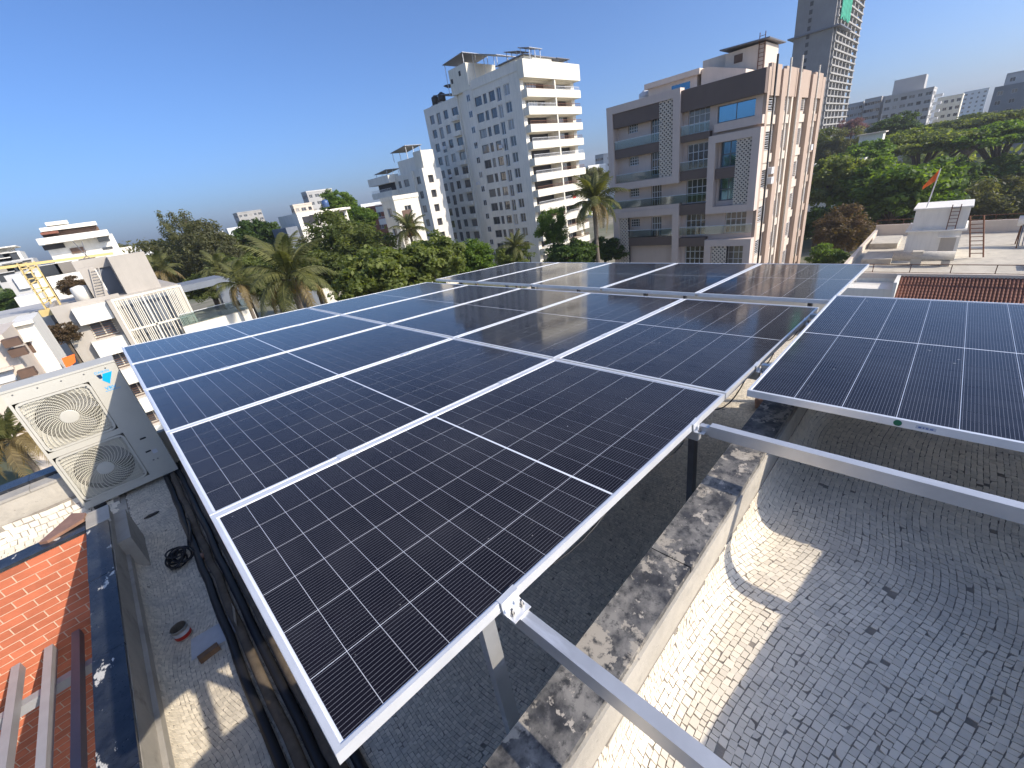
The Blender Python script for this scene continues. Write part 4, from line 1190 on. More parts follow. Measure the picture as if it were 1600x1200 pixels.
def tilt_array(parent, x0, x1, y0, y1, z0, z1, nx, ny, zb, mat='backsheet'):
    """small tilted rooftop solar canopy on posts"""
    m_ = MB(); m_.add([(x0, y0, z0), (x1, y0, z0), (x1, y1, z1), (x0, y1, z1), (x0, y0, z0 - .08), (x1, y0, z0 - .08), (x1, y1, z1 - .08), (x0, y1, z1 - .08)], [(0, 1, 2, 3), (7, 6, 5, 4), (0, 4, 5, 1), (1, 5, 6, 2), (2, 6, 7, 3), (3, 7, 4, 0)])
    m_.build('solar_canopy', 'steel_dark', parent)
    m_ = MB()
    for k in range(nx + 1):
        x = x0 + (x1 - x0) * k / nx; m_.bar((x, y0, z0 + .02), (x, y1, z1 + .02), .09, .05)
    for k in range(ny + 1):
        y = y0 + (y1 - y0) * k / ny; z = z0 + (z1 - z0) * k / ny; m_.bar((x0, y, z + .02), (x1, y, z + .02), .09, .05)
    m_.build('canopy_frame', 'rail_white', parent)
    m_ = MB()
    for x in (x0 + .3, (x0 + x1) / 2, x1 - .3):
        for (y, z) in ((y0 + .3, z0), (y1 - .3, z1)): m_.bar((x, y, zb), (x, y, z), .09, .09)
    m_.build('canopy_posts', 'rail_white', parent)
tilt_array(wt, 67.8, 75.0, 73.7, 80.2, 25.9, 25.5, 5, 4, 20.2)
tilt_array(wt, 69.5, 76.0, 66.3, 73.4, 23.6, 25.7, 5, 4, 20.2)
tilt_array(wt, 70.0, 73.5, 61.6, 64.8, 22.9, 23.6, 4, 2, 20.2)
tilt_array(wt, 70.0, 73.5, 58.6, 61.3, 22.6, 23.3, 4, 2, 20.2)
b = MB(); b.prism([(80.5, 20.6), (86.5, 21.6), (86.5, 21.75), (80.5, 20.75)], 69, 76, 'yz'); b.build('sheet_roof', 'slate_blue', wt)
b = MB(); b.lathe((70.5, 82.5, 22.2), [(0.3, 0), (1.1, 0.4), (1.2, 0.45)], 16); b.build('dish', 'steel_dark', wt)
for (x, y, z, w) in ((WX - .5, 66.2, 8.3, .9), (WX - .4, 84.2, 11.0, .9), (WX - .4, 84.2, 5.2, .9), (WX - .4, 74.9, 2.6, .8)):
    b = MB(); b.box(x, x + .45, y, y + w, z, z + .6); b.build('air_conditioner_box', 'rail_white', wt)
b = MB(); b.box(79.3, 80.3, WY - 1.34, WY - 1.31, rowz[7] - 0.95, rowz[7] - 0.3); b.build('washing', 'red_cloth', wt)

# ---------------------------------------------------------------- lower white block left of the tower
lx, ly = 56.3, 78.0
wg = thing('apartment_building', 'six storey white apartment building with wide balconies left of the tall tower', 'building', (lx, ly, GROUND))
rz_ = [5.2 - 2.8 * k for k in range(8)]
hx = []
for z in rz_:
    hx += [(79.6, 81.4, z - 0.7, z + 0.7), (84.4, 86.4, z - 0.7, z + 0.7), (87.6, 88.8, z - 0.7, z + 0.7)]
m = MB(); shell(m, lx, 60.5, ly, 97.5, GROUND, 7.0, hx, [(56.9, 58.2, z - .8, z + .6) for z in rz_], 0.4, 0, None, 1)
m.build('wall', ['white_tower', 'dark_inside'], wg)
for (a, c, z0, z1) in hx: put_win(wg, '-X', lx, a, c, z0, z1, 0.15, 2, 1, 'steel_dark', 'pane_dark', fw=0.09)
for z in rz_[:3]:
    b = MB(); b.box(lx - 1.6, lx - 0.006, 89.6, 98.6, z - 2.0, z - 0.8); b.build('balcony', 'white_tower', wg)
    b = MB(); b.box(lx - 0.12, lx - 0.01, 90.0, 97.2, z - 0.79, z + 0.75); b.build('recess_shade_sheet', 'dark_inside', wg)  # dark sheet on the flat wall, its colour stands in for recess shade
    b = MB(); rail_bars(b, (lx - 1.5, 89.7, z - .8), (lx - 1.5, 98.5, z - .8), 0.5, 0.5, 0.05); b.build('railing', 'rail_white', wg)
b = MB(); b.box(lx - 1.7, lx + 1, 89.5, 98.7, 5.95, 7.5); b.build('parapet', 'white_tower', wg)
for (a, c) in ((78.0, 79.3), (82.0, 83.6)):
    b = MB(); b.box(lx - 0.5, lx - .006, a, c, GROUND, 7.2); b.build('pier', 'white_tower', wg)
b = MB(); b.box(lx + .3, 60, 79.5, 87.5, 7.01, 9.6); b.build('roof_room', 'white_tower', wg)
b = MB(); b.box(lx + .1, 59.5, 78.1, 80.9, 7.01, 10.4); b.build('roof_room', 'white_warm', wg)
tilt_array(wg, lx, 60, 92.5, 98, 8.8, 8.4, 4, 2, 7.0); tilt_array(wg, lx, 60.5, 83, 89, 12.0, 11.5, 4, 3, 9.6)
bb = block('apartment_building', 'small cream block with a patterned brown panel below the white apartments', 'building', 37.0, 41.5, 60.5, 64.2, 1.9, 'white_warm', 3.0, 1, 1)
b = MB(); b.box(38.0, 39.6, 60.42, 60.48, -3.6, 0.3); b.build('patterned_panel', 'shutter_brown', bb)

# ---------------------------------------------------------------- tower under construction
UX, UY = 219.8, 44.0
uc = thing('construction_tower', 'bare concrete tower under construction with green safety net', 'building', (UX, UY, GROUND))
b = MB(); b.box(UX, UX + 1, UY, UY + 12.2, GROUND, 72); b.build('shear_wall', 'raw_concrete_dark', uc)
b = MB(); b.box(UX + 14, UX + 30, UY + 4.0, UY + 12, GROUND, 72); b.build('core', 'raw_concrete_dark', uc)
for k in range(38):
    z = GROUND + 2.4 * k
    b = MB(); b.box(UX + 1.01, UX + 44, UY - 0.9, UY + 12, z, z + 0.5); b.build('floor_slab', 'raw_concrete', uc)
    b = MB(); b.box(UX - 0.06, UX - 0.01, UY + 7.2, UY + 8.2, z + 0.6, z + 1.9); b.build('wall_slot', 'dark_inside', uc)
for k, x in enumerate((UX + 1.5, UX + 7, UX + 13, UX + 19, UX + 26, UX + 33, UX + 43)):
    b = MB(); b.box(x, x + 1.0, UY - 0.6, UY + 0.4, GROUND, 72); b.build('column', 'raw_concrete', uc)
rg = random.Random(8)
for k in range(38):
    z = GROUND + 2.4 * k
    for x in (UX + 2.6, UX + 8.2, UX + 14.5, UX + 20.5, UX + 27.3, UX + 34.3):
        if rg.random() < 0.45:
            b = MB(); b.box(x, x + rg.uniform(2, 4), UY + 0.5, UY + 0.7, z + 0.51, z + rg.uniform(1.2, 2.35)); b.build('infill_wall', rg.choice(('raw_concrete', 'raw_concrete_dark', 'shutter_brown')), uc)
b = MB()
for k in range(14):
    x = UX + 3.4 + (k % 2) * 0.4
    b.box(UX + 2.5 + k, UX + 3.45 + k, UY - 1.3 - (k % 2) * 0.15, UY - 1.0 - (k % 2) * 0.15, 37.5 + (k % 3) * 0.5, 72)
b.build('safety_net', 'net_green', uc)
b = MB(); b.box(UX - 1.5, UX + 18, UY - 2.2, UY + 14, 35.2, 35.6); b.build('catch_platform', 'steel_dark', uc)
b = MB(); b.box(UX - 2.0, UX - .05, UY - 1, UY + 13.5, 47.5, 47.9); b.build('catch_platform', 'steel_dark', uc)

# ---------------------------------------------------------------- far right: grey row, villas
def far_block(name, label, px0, px1, pyt, d, depth_m, mat, nx, ny, h_extra=0, floors=3.0, group=None, zlow=None, ww=1.4):
    P = atd(px0, pyt, d); Q = atd(px1, pyt, d)
    x0 = min(P[0], Q[0]); y1 = max(P[1], Q[1]); y0 = min(P[1], Q[1])
    return block(name, label, 'building', x0, x0 + depth_m, y0, y1, (P[2] + Q[2]) / 2 + h_extra, mat, floors, nx, ny, ww=ww, group=group, zlow=zlow)
far_block('apartment_block', 'low grey block at the left end of the row beyond the trees', 1324, 1352, 163, 210, 14, 'far_grey', 4, 3, zlow=-6)
far_block('apartment_block', 'grey block with white balcony columns in the row beyond the trees', 1352, 1380, 155, 200, 14, 'far_grey', 5, 3, zlow=-6)
gb = far_block('apartment_block', 'largest dark grey block of the row beyond the trees, with a roof slab', 1384, 1462, 146, 190, 18, 'far_grey', 6, 4, zlow=-6, ww=2.0)
P = atd(1405, 133, 196); b = MB(); b.box(P[0], P[0] + 10, P[1] - 9, P[1] + 2, P[2] - 3.5, P[2] + 2.2); b.build('roof_room', 'far_grey', gb)
P = atd(1458, 145, 188); b = MB()
for k in range(6): b.box(P[0] - 1, P[0] + 2, P[1] - 3.5, P[1] - 0.2, P[2] - 2 - 3 * k, P[2] - 0.9 - 3 * k)
b.build('balcony', 'far_white', gb)
far_block('villa', 'cream and yellow villa right of the grey row', 1466, 1505, 152, 200, 14, 'white_warm', 4, 2, zlow=-4)
far_block('villa', 'pale hazy block behind the cream villa', 1507, 1545, 142, 330, 20, 'far_white', 4, 2, zlow=-4)
far_block('apartment_block', 'blue grey block on the right edge above the trees', 1556, 1640, 132, 150, 14, 'slate_blue', 4, 2, zlow=-6)
far_block('apartment_block', 'upper storeys of the blue grey block on the right edge', 1575, 1640, 112, 156, 10, 'far_grey', 3, 2, zlow=5)
P = atd(1362, 212, 95)
sh = block('roof_hut', 'small white hut with a flat orange edged roof among the right hand trees', 'hut', P[0] - 1.5, P[0] + 2, P[1] - 2.2, P[1] + 2.0, P[2] + 0.3, 'white_paint', parapet=0, floors=30)
b = MB(); b.box(P[0] - 2, P[0] + 2.4, P[1] - 2.6, P[1] + 2.4, P[2] + 0.301, P[2] + 0.55); b.build('roof_slab', 'tan_light', sh)
P = atd(1310, 240, 90)
block('low_shed', 'long low white roof among trees right of the taupe building', 'shed', P[0] - 2, P[0] + 6, P[1] - 5, P[1] + 4, P[2] - 1.5, 'white_paint', parapet=0.1, floors=30)
far_block('apartment_block', 'grey block glimpsed between the white tower and taupe building', 930, 950, 243, 210, 18, 'far_grey', 4, 2, zlow=-6)
far_block('apartment_block', 'low white block glimpsed below the grey one between the tall buildings', 904, 929, 262, 190, 14, 'far_white', 3, 2, zlow=-9)

# ---------------------------------------------------------------- roof of the house at the right, below our terrace
ZT = -11.9
rh = thing('roof_house', 'flat roofed house with clay tile skirt beyond the right hand panels', 'house', (55, 0, GROUND))
HX0, HX1, HY0, HY1 = 52.1, 75.0, -17.0, 6.6
b = MB(); b.box(HX0, HX1, HY0, HY1, GROUND, ZT - 0.01); b.build('wall', 'white_warm', rh)
b = MB(); b.box(HX0 + .3, HX1 - .3, HY0 + .3, HY1 - .3, ZT - 0.005, ZT + 0.005); b.build('roof_floor', 'roof_floor', rh)
b = MB()
b.box(HX0, HX0 + .3, HY0, HY1, ZT + .001, ZT + .45); b.box(HX1 - .3, HX1, HY0, HY1, ZT + .001, ZT + 1.3); b.box(HX0 + .301, HX1 - .301, HY1 - .3, HY1, ZT + .001, ZT + .8); b.box(HX0 + .301, HX1 - .301, HY0, HY0 + .3, ZT + .001, ZT + .8)
b.build('parapet', 'tan_light', rh)
b = MB(); rail_bars(b, (HX1 - .2, HY0, ZT + 1.3), (HX1 - .2, HY1, ZT + 1.3), 0.6, 2.5, 0.06); b.build('roof_rail', 'rust', rh)
b = MB(); rail_bars(b, (HX0 + .15, HY0, ZT + .45), (HX0 + .15, HY1, ZT + .45), 0.8, 2.4, 0.06); b.build('roof_rail', 'rust', rh)
for (x0, x1, y0, y1, z) in ((58, 62, 3.2, 5.6, .5), (66, 71, 3.5, 6, .6), (56, 58, -9, -6, .5)):
    b = MB(); b.box(x0, x1, y0, y1, ZT + .006, ZT + z); b.build('roof_kerb', 'roof_floor', rh)
# clay-tile skirt: rows of half-round tiles running down the slope
tx0, tz0 = HX0 + 0.02, ZT + 0.15
SKY1 = 1.85
b = MB(); b.add([(tx0, HY0, tz0), (tx0, SKY1, tz0), (tx0 - 2.85, SKY1, tz0 - 1.85), (tx0 - 2.85, HY0, tz0 - 1.85)], [(0, 3, 2, 1)]); b.build('roof_batten', 'rust', rh)
tm = MB(); nseg = 4; L_ = 0.37; r_ = 0.105
for e in range(2):
    for k in range(nseg + 1):
        t = math.pi * k / nseg
        tm.v.append((-L_ * e, -r_ * math.cos(t), r_ * math.sin(t) * (1.0 if e else .8)))
for k in range(nseg): tm.f.append((k, k + 1, nseg + 1 + k + 1, nseg + 1 + k)); tm.m.append(0)
ME_TILE = bpy.data.meshes.new('roof_tile'); ME_TILE.from_pydata(tm.v, [], tm.f); ME_TILE.materials.append(M['clay_tile']); ME_TILE.update()
ang = math.atan2(1.85, 2.85); rest = MB(); rows_ = 10; cnt = 0; LS = math.hypot(1.85, 2.85)
for c in range(int((SKY1 - HY0) / 0.225)):
    y = SKY1 - 0.12 - c * 0.225
    for r in range(rows_):
        s_ = r * LS / rows_
        P = (tx0 - s_ * math.cos(ang), y, tz0 - s_ * math.sin(ang) + 0.02)
        if cnt < 300:
            o = inst('roof_tile', ME_TILE, rh, [P[i] - world_loc(rh)[i] for i in range(3)], (0, -ang + 0.05, 0)); cnt += 1
        else:
            o0 = len(rest.v)
            for (vx, vy, vz) in tm.v: rest.v.append((P[0] + vx * math.cos(ang), P[1] + vy, P[2] + vx * math.sin(ang - .05) + vz))
            for f_ in tm.f: rest.f.append(tuple(i + o0 for i in f_)); rest.m.append(0)
o = rest.build('roof_tiles_beyond', 'clay_tile', rh); o['kind'] = 'stuff'
b = MB(); b.box(tx0 - 3.1, tx0 - 2.86, HY0, SKY1 + .2, tz0 - 2.2, tz0 - 1.85); b.build('gutter_edge', 'tan_light', rh)
b = MB(); b.box(tx0 - 2.9, HX0 - .01, SKY1 + .01, SKY1 + .25, tz0 - 2.2, tz0 + 0.2); b.build('verge', 'white_paint', rh)
b = MB(); b.box(tx0 - 2.6, HX0 - .011, SKY1 + .26, 6.0, GROUND, tz0 - 0.5); b.build('ledge_wall', 'white_paint', rh)
# stair head room
SX0, SX1, SY0, SY1 = 60.5, 65.2, -1.35, 2.55
b = MB(); b.box(SX0, SX1, SY0, SY1, ZT + 0.006, ZT + 2.7); b.build('stair_head', 'white_paint', rh)
b = MB(); b.box(SX0 - 0.3, SX1 + 0.2, SY0 - 0.3, SY1 + 0.2, ZT + 2.701, ZT + 2.85); b.build('stair_head_slab', 'white_paint', rh)
b = MB(); b.box(SX0 + 0.25, SX1, SY0 - .15, SY1 - .2, ZT + 2.851, ZT + 4.75); b.build('water_tank_room', 'white_paint', rh)
b = MB(); b.box(SX0 + 0.1, SX1 + .1, SY0 - .3, SY1, ZT + 4.751, ZT + 4.9); b.build('tank_room_slab', 'white_paint', rh)
b = MB(); b.box(SX0 - 0.04, SX0 - 0.001, SY0 + 0.25, SY0 + 1.35, ZT + 0.02, ZT + 2.1); b.build('door', 'stone_grey', rh)
b = MB(); b.box(SX0 - 0.6, SX0 - 0.302, SY0 + .1, SY0 + 1.6, ZT + 2.15, ZT + 2.25); b.build('door_canopy', 'white_paint', rh)
def ladder(parent, p, q, w, n, mat, axis=(0, 1, 0), t=0.05):
    b_ = MB(); p = Vector(p); q = Vector(q); a_ = Vector(axis) * w / 2
    b_.bar(p - a_, q - a_, t, t); b_.bar(p + a_, q + a_, t, t)
    for k in range(1, n): c_ = p + (q - p) * k / n; b_.bar(c_ - a_, c_ + a_, t * .7, t * .7)
    return b_.build('ladder', mat, parent)
ladder(rh, (SX0 - .15, SY0 + .85, ZT + 2.86), (SX0 + 0.1, SY0 + .85, ZT + 5.1), 0.6, 7, 'rust', t=.07)
ladder(rh, (SX0 + .2, SY0 - 1.5, ZT + 0.1), (SX0 + .6, SY0 - .7, ZT + 3.9), 0.9, 10, 'rust', (0, 1, 0), 0.09)
# flag, pole
FX, FY = SX0 + .8, SY1 - .9
fp = thing('flag', 'orange pennant on a pole above the white stair head room', 'flag', (FX, FY, ZT + 4.9))
b = MB(); b.tube([(FX, FY, ZT + 4.9), (FX, FY - .3, ZT + 8.4)], 0.05, 6); b.build('pole', 'rail_white', fp)
b = MB(); nn = 8
def fpnt(u, s_): return (FX + 0.15 * math.sin(7 * u), FY - .28 + (0.95 * u), ZT + 8.4 - 1.5 * u - s_ * (1.0 * (1 - u * 0.7)))
for k in range(nn):
    u0, u1 = k / nn, (k + 1) / nn
    b.quad(fpnt(u0, 0), fpnt(u1, 0), fpnt(u1, 1), fpnt(u0, 1))
b.build('cloth', 'saffron', fp)
wh = thing('solar_water_heater', 'white solar water heater cylinder on the roof right of the stair head room', 'water heater', (67, -8.0, ZT))
b = MB(); b.tube([(67.3, -5.2, ZT + 2.3), (67.3, -10.2, ZT + 2.3)], 0.5, 14); b.build('cylinder', 'rail_white', wh, True)
b = MB()
for y in (-5.5, -7.5, -9.9): b.bar((67.3, y, ZT), (67.3, y, ZT + 2.0), .09, .09); b.bar((67.3, y, ZT + 2.0), (65.0, y, ZT + .1), .09, .09)
b.build('stand', 'rust', wh)
b = MB()
for k in range(18): b.tube([(67.0, -5.6 - k * .24, ZT + 2.0), (65.0, -5.6 - k * .24, ZT + .3)], 0.05, 6)
b.build('collector_tubes', 'steel_dark', wh)
ra = thing('roof_pipe', 'large horizontal grey pipe in front of the white stair head room', 'pipe', (57.5, 1.5, ZT))
b = MB(); b.tube([(57.5, 3.1, ZT + .9), (57.5, -1.3, ZT + .9)], 0.45, 14); b.build('pipe', 'concrete_pale', ra, True)
b = MB(); b.box(57.1, 57.9, 0.9, 1.7, ZT + .01, ZT + 1.4); b.box(57.1, 57.9, -1.1, -0.5, ZT + .01, ZT + .5); b.build('saddle', 'roof_floor', ra)

# ---------------------------------------------------------------- grey house at the left
HY = 45.0
gh = thing('grey_house', 'grey stone clad house with slatted screen and white window boxes', 'house', (4, HY, GROUND))
def hp(x, y, Y=HY): p = aty(x, y, Y); return p[0], p[2]
xl = hp(80, 486)[0]; zt_ = hp(80, 486)[1]; xr = hp(311, 512)[0]
wl0, wl1 = hp(120, 500)[0] + .15, hp(160, 470)[0]
holes = []
zb = [hp(116.7, 480)[1]]
pitch = 2.62
z_b1 = hp(133, 506)[1]
for k in range(5):
    zz = z_b1 - pitch * k
    holes.append((wl0 + .25, wl1 - .05, zz - 1.25, zz - 0.02))
m = MB(); shell(m, xl, xr, HY, HY + 12, GROUND, zt_, [], holes, 0.4, 0, None, 1)
m.build('wall', ['stone_grey', 'dark_inside'], gh)
for (a, c, z0, z1) in holes:
    put_win(gh, '-Y', HY, a, c, z0, z1, 0.2, 2, 1, 'white_warm', 'pane_bright', fw=0.09)
    b = MB()
    for k in range(8): b.bar((a, HY - .03, z0 + (z1 - z0) * k / 7), (c, HY - .03, z0 + (z1 - z0) * k / 7), .035, .035)
    b.build('window_grille', 'rust', gh)
for k in range(5):
    zz = z_b1 - pitch * k
    b = MB(); b.box(wl0 - .1, wl1 + .15, HY - 0.75, HY - .005, zz, zz + 1.25); b.build('window_box', 'white_paint', gh)
# slatted screen
sx0, sx1 = hp(171, 467)[0], hp(277, 442)[0]; sz1 = hp(171, 467)[1]; sz0 = sz1 - 7.5
b = MB()
b.box(sx0, sx0 + .14, HY - 1.2, HY - 1.0, sz0, sz1); b.box(sx1 - .14, sx1, HY - 1.2, HY - 1.0, sz0, sz1); b.box(sx0 + .141, sx1 - .141, HY - 1.2, HY - 1.0, sz1 - .14, sz1)
for zz in (sz1 - 2.5, sz1 - 5.0): b.box(sx0 + .141, sx1 - .141, HY - 1.19, HY - 1.01, zz - .1, zz + .04)
b.box((sx0 + sx1) / 2 - .45, (sx0 + sx1) / 2 - .33, HY - 1.19, HY - 1.01, sz0, sz1 - .145)
sf = b.build('slatted_screen', 'white_warm', gh)
rg = random.Random(2); x = sx0 + 0.2; nsl = 0
while x < sx1 - .2:
    for (a, c) in ((sz1 - 2.6, sz1 - .15), (sz1 - 5.1, sz1 - 2.45), (sz0, sz1 - 4.95)):
        b = MB(); b.box(x, x + 0.055, HY - 1.14 + rg.uniform(-.03, .03), HY - 1.04, a, c); b.build('slat', 'white_warm', sf)
    x += rg.choice((0.10, 0.12, 0.17, 0.24))
b = MB(); b.box(sx0 + .5, sx1 - .4, HY - .02, HY - .004, sz0, sz1 - .4); b.build('shade_sheet', 'slate_blue', gh)  # slate sheet over the grey wall, shade behind the slats put into colour
b = MB(); b.box(sx0 - .25, sx0 - .01, HY - 1.2, HY - .006, sz0, sz1); b.build('side_fin', 'stone_grey', gh)
# stair tower and its flank, roof things
def hbox(name, pts, Y0, Y1, mat, zlow):
    xs = [hp(*p, Y0)[0] for p in pts]; zs = [hp(*p, Y0)[1] for p in pts]
    b_ = MB(); b_.box(min(xs), max(xs), Y0, Y1, zlow, max(zs)); return b_.build(name, mat, gh), (min(xs), max(xs), max(zs))
_, tw = hbox('stair_tower', [(168, 403), (224, 392.5)], HY + 0.6, HY + 5.5, 'stone_grey', zt_ - .2)
_, tw2 = hbox('stair_tower', [(122, 421), (145, 416)], HY + 1.2, HY + 2.2, 'stone_grey', zt_ - .2)
_, tw3 = hbox('recess_wall', [(146, 413), (168, 405)], HY + 3.2, HY + 4.0, 'slate_blue', zt_ - .2)
_, tw4 = hbox('roof_beam', [(112, 411), (166, 400)], HY + 3.0, HY + 5.6, 'stone_grey', hp(120, 425, HY + 3)[1])
P = hp(160, 460); Q = hp(143, 418)
ladder(gh, (P[0] - .15, HY + 1.0, zt_ + .1), (Q[0] + .15, HY + 1.0, Q[1]), 0.55, 11, 'stone_grey', (1, 0, 0), 0.06)
b = MB(); P = hp(134, 470); b.lathe((P[0], HY + 2.2, zt_ + .02), [(.55, 0), (.55, 1.0), (.5, 1.15), (.1, 1.25)], 16); b.build('water_tank', 'white_paint', gh, True)
b = MB(); b.box(xl, xl + 4, HY + .01, HY + .2, zt_ + .002, zt_ + .25); b.box(xl, xl + .2, HY + .21, HY + 8, zt_ + .002, zt_ + .25); b.build('parapet', 'stone_grey', gh)
P = hp(135, 400, HY + 3.4); b = MB()
for (dx, dz) in ((-.9, -.6), (.8, -1.0), (.2, 1.1), (-.3, 1.2)): b.bar((P[0], HY + 3.4, P[1]), (P[0] + dx, HY + 3.4, P[1] + dz), .05, .05)
b.build('aerial', 'steel_dark', gh)
# balcony wing with a dark frame
bx0, bz = hp(312, 500); bx1 = hp(386, 476)[0]
b = MB(); b.box(bx0 - 1.5, bx1, HY - 1.6, HY + 6, bz - 1.0, bz); b.build('balcony', 'white_paint', gh)
b = MB(); b.box(bx0 - 1.4, bx1 - .12, HY - 1.45, HY + 5.9, bz + .001, bz + .06); b.build('balcony_floor', 'stone_grey', gh)
b = MB(); b.box(bx0 - 1.5, bx1 - 3, HY - 1.2, HY + 6, GROUND, bz - 1.01); b.build('balcony_base', 'slate_blue', gh)
b = MB(); b.box(bx0 - 1.4, bx1 - .1, HY - 1.52, HY - 1.49, bz + .07, bz + 1.0); b.build('glass_balustrade', 'clear_glass', gh)
b = MB(); b.bar((bx0 - 1.4, HY - 1.5, bz + 1.02), (bx1 - .1, HY - 1.5, bz + 1.02), .06, .05); b.bar((bx1 - .1, HY - 1.5, bz + 1.02), (bx1 - .1, HY + 5.5, bz + 1.02), .06, .05); b.build('handrail', 'rail_white', gh)
f0, fz = hp(283, 447, HY + 1.5); f1, fz1 = hp(352, 432, HY + 1.5)
b = MB(); b.box(f0 - 1, f1, HY + 1.5, HY + 6, fz1 - .55, fz1); b.build('roof_frame', 'slate_blue', gh)
b = MB(); b.box(f1 - 1.0, f1, HY + 1.5, HY + 2.6, bz + .07, fz1 - .56); b.build('roof_frame_leg', 'slate_blue', gh)
b = MB(); b.prism([(f1, fz1), (f1 + .5, fz1 - .3), (f1 + .9, bz + .07), (f1 + .3, bz + .07), (f1, fz1 - 1.0)], HY + 1.5, HY + 6, 'xz'); b.build('roof_frame_leg', 'slate_blue', gh)

# yellow hoist on the house roof
yh = thing('yellow_hoist', 'yellow lattice hoist mast with a long boom on the roof left', 'hoist', (-3, 49, -3))
HYY = 50.0
P0 = aty(84, 480, HYY); P1 = aty(42, 410, HYY)
b = MB()
for dx in (-.45, .0, .45):
    for dy in (-.35, .35): b.bar((P0[0] + dx, HYY + dy, P0[2]), (P0[0] + dx, HYY + dy, P1[2]), .09, .09)
for k in range(9):
    z0_ = P0[2] + (P1[2] - P0[2]) * k / 9; z1_ = P0[2] + (P1[2] - P0[2]) * (k + 1) / 9
    b.bar((P0[0] - .45, HYY - .35, z0_), (P0[0] + .45, HYY - .35, z1_ if k % 2 else z0_), .09, .09); b.bar((P0[0] - .45, HYY - .35, z1_), (P0[0] - .45, HYY + .35, z0_), .09, .09)
b.build('mast', 'yellow_paint', yh)
zb_ = P1[2] + .1; A = atz(0, 414, zb_); Bq = aty(176, 396, HYY + 2)
b = MB(); b.bar((P0[0] - 6, HYY, zb_), (Bq[0], HYY + 1.5, Bq[2]), .18, .2); b.build('boom', 'yellow_paint', yh)
b = MB(); b.box(P0[0] - .9, P0[0] + 1.0, HYY - .6, HYY + .6, P0[2] - .5, P0[2]); b.build('base', 'yellow_paint', yh)

# ---------------------------------------------------------------- white stepped building and neighbours far left
def ybox(mb, tl, tr, bl, Y0, dY, zlow=None):
    """box whose front (facing us) has the given top left, top right and lower left corners in the picture"""
    A, B_, C_ = aty(*tl, Y0), aty(*tr, Y0), aty(*bl, Y0)
    mb.box(A[0], B_[0], Y0, Y0 + dY, C_[2] if zlow is None else zlow, (A[2] + B_[2]) / 2)
def ywin(parent, c, w, h, Y0, mat='pane_dark', name='window', d=0.08):
    P = aty(*c, Y0); b_ = MB(); b_.box(P[0] - w / 2, P[0] + w / 2, Y0 - d, Y0 - .005, P[2] - h / 2, P[2] + h / 2); return b_.build(name, mat, parent)
def c1(x, y): return (x / 4, 320 + y / 4)
ws = thing('stepped_house', 'white stepped building with terraces and a brown canopy on the left skyline', 'house', (0, 85, GROUND))
Y5 = 85.0
def W1(name, mat, a, c, e, Y0=Y5, dY=8, zlow=None):
    b_ = MB(); ybox(b_, c1(*a), c1(*c), c1(*e), Y0, dY, zlow); return b_.build(name, mat, ws)
W1('roof_parapet', 'white_paint', (238, 140), (600, 108), (242, 172), Y5 + 1, 8)
W1('roof_room', 'white_warm', (275, 108), (420, 98), (275, 135), Y5 + 4, 4)
W1('recess', 'shutter_brown', (256, 178), (610, 133), (262, 215), Y5 + 2, 8)
W1('canopy', 'clay_tile', (250, 178), (360, 158), (252, 190), Y5 - .4, 2.3)
W1('balcony_parapet', 'white_paint', (222, 215), (668, 152), (232, 255), Y5 - 1, 3)
W1('storey', 'white_paint', (272, 240), (700, 180), (300, 330), Y5 + 1.2, 9, GROUND)
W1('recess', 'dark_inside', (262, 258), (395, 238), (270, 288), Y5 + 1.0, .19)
W1('recess', 'shutter_brown', (435, 275), (520, 258), (443, 308), Y5 + 1.0, .19)
W1('window', 'pane_dark', (605, 208), (675, 195), (608, 235), Y5 + 1.0, .19)
W1('window', 'pane_dark', (640, 268), (700, 258), (642, 280), Y5 + 1.0, .19)
W1('side_storey', 'white_paint', (715, 278), (815, 255), (725, 310), Y5 + 2, 9, GROUND)
W1('lower_storey', 'white_paint', (236, 370), (700, 318), (260, 460), Y5 - 6, 6.5, GROUND)
for (x, y) in ((320, 408), (412, 392), (560, 365)): ywin(ws, c1(x, y), 1.7, 1.3, Y5 - 6)
def lblock(name, label, cat, tl, tr, Y0, dY, mat, wins=(), zlow=GROUND, wmat='pane_dark', ww=1.3, wh=1.2):
    t = thing(name, label, cat, (aty(*tl, Y0)[0], Y0, GROUND))
    b_ = MB(); ybox(b_, tl, tr, tl, Y0, dY, zlow); b_.build('wall', mat, t)
    for c in wins:
        ywin(t, c, ww, wh, Y0, wmat)
        P = aty(*c, Y0); b_ = MB(); b_.box(P[0] - ww / 2 - .15, P[0] + ww / 2 + .15, Y0 - .45, Y0 - .09, P[2] + wh / 2 + .05, P[2] + wh / 2 + .18); b_.build('window_hood', mat, t)
    return t
lb = lblock('terraced_block', 'white terraced block at the far left edge of the skyline', 'building', (-30, 400), (30, 392), 120, 12, 'white_paint', [(6, 402), (18, 401), (8, 410)], ww=1.8)
b = MB(); ybox(b, (-30, 392), (14, 385), (-30, 400), 122, 9); b.build('upper_storey', 'white_paint', lb)
b = MB(); ybox(b, (-30, 390), (24, 383.5), (-30, 392.5), 119.5, 11); b.build('roof_slab', 'white_paint', lb)
lblock('concrete_block', 'brownish unfinished block on the left edge under the white terraced one', 'building', (-20, 414), (50, 402), 105, 12, 'far_grey', [(8, 421), (24, 418), (38, 414), (12, 433)], ww=2.0)
lg = lblock('grey_block', 'grey wall with two air conditioner boxes at the far left', 'building', (6, 432), (32, 426), 75, 8, 'far_grey', [])
for c in ((31, 437), (37, 446)): ywin(lg, c, 0.9, 0.7, 75, 'rail_white', 'air_conditioner_box', 0.4)
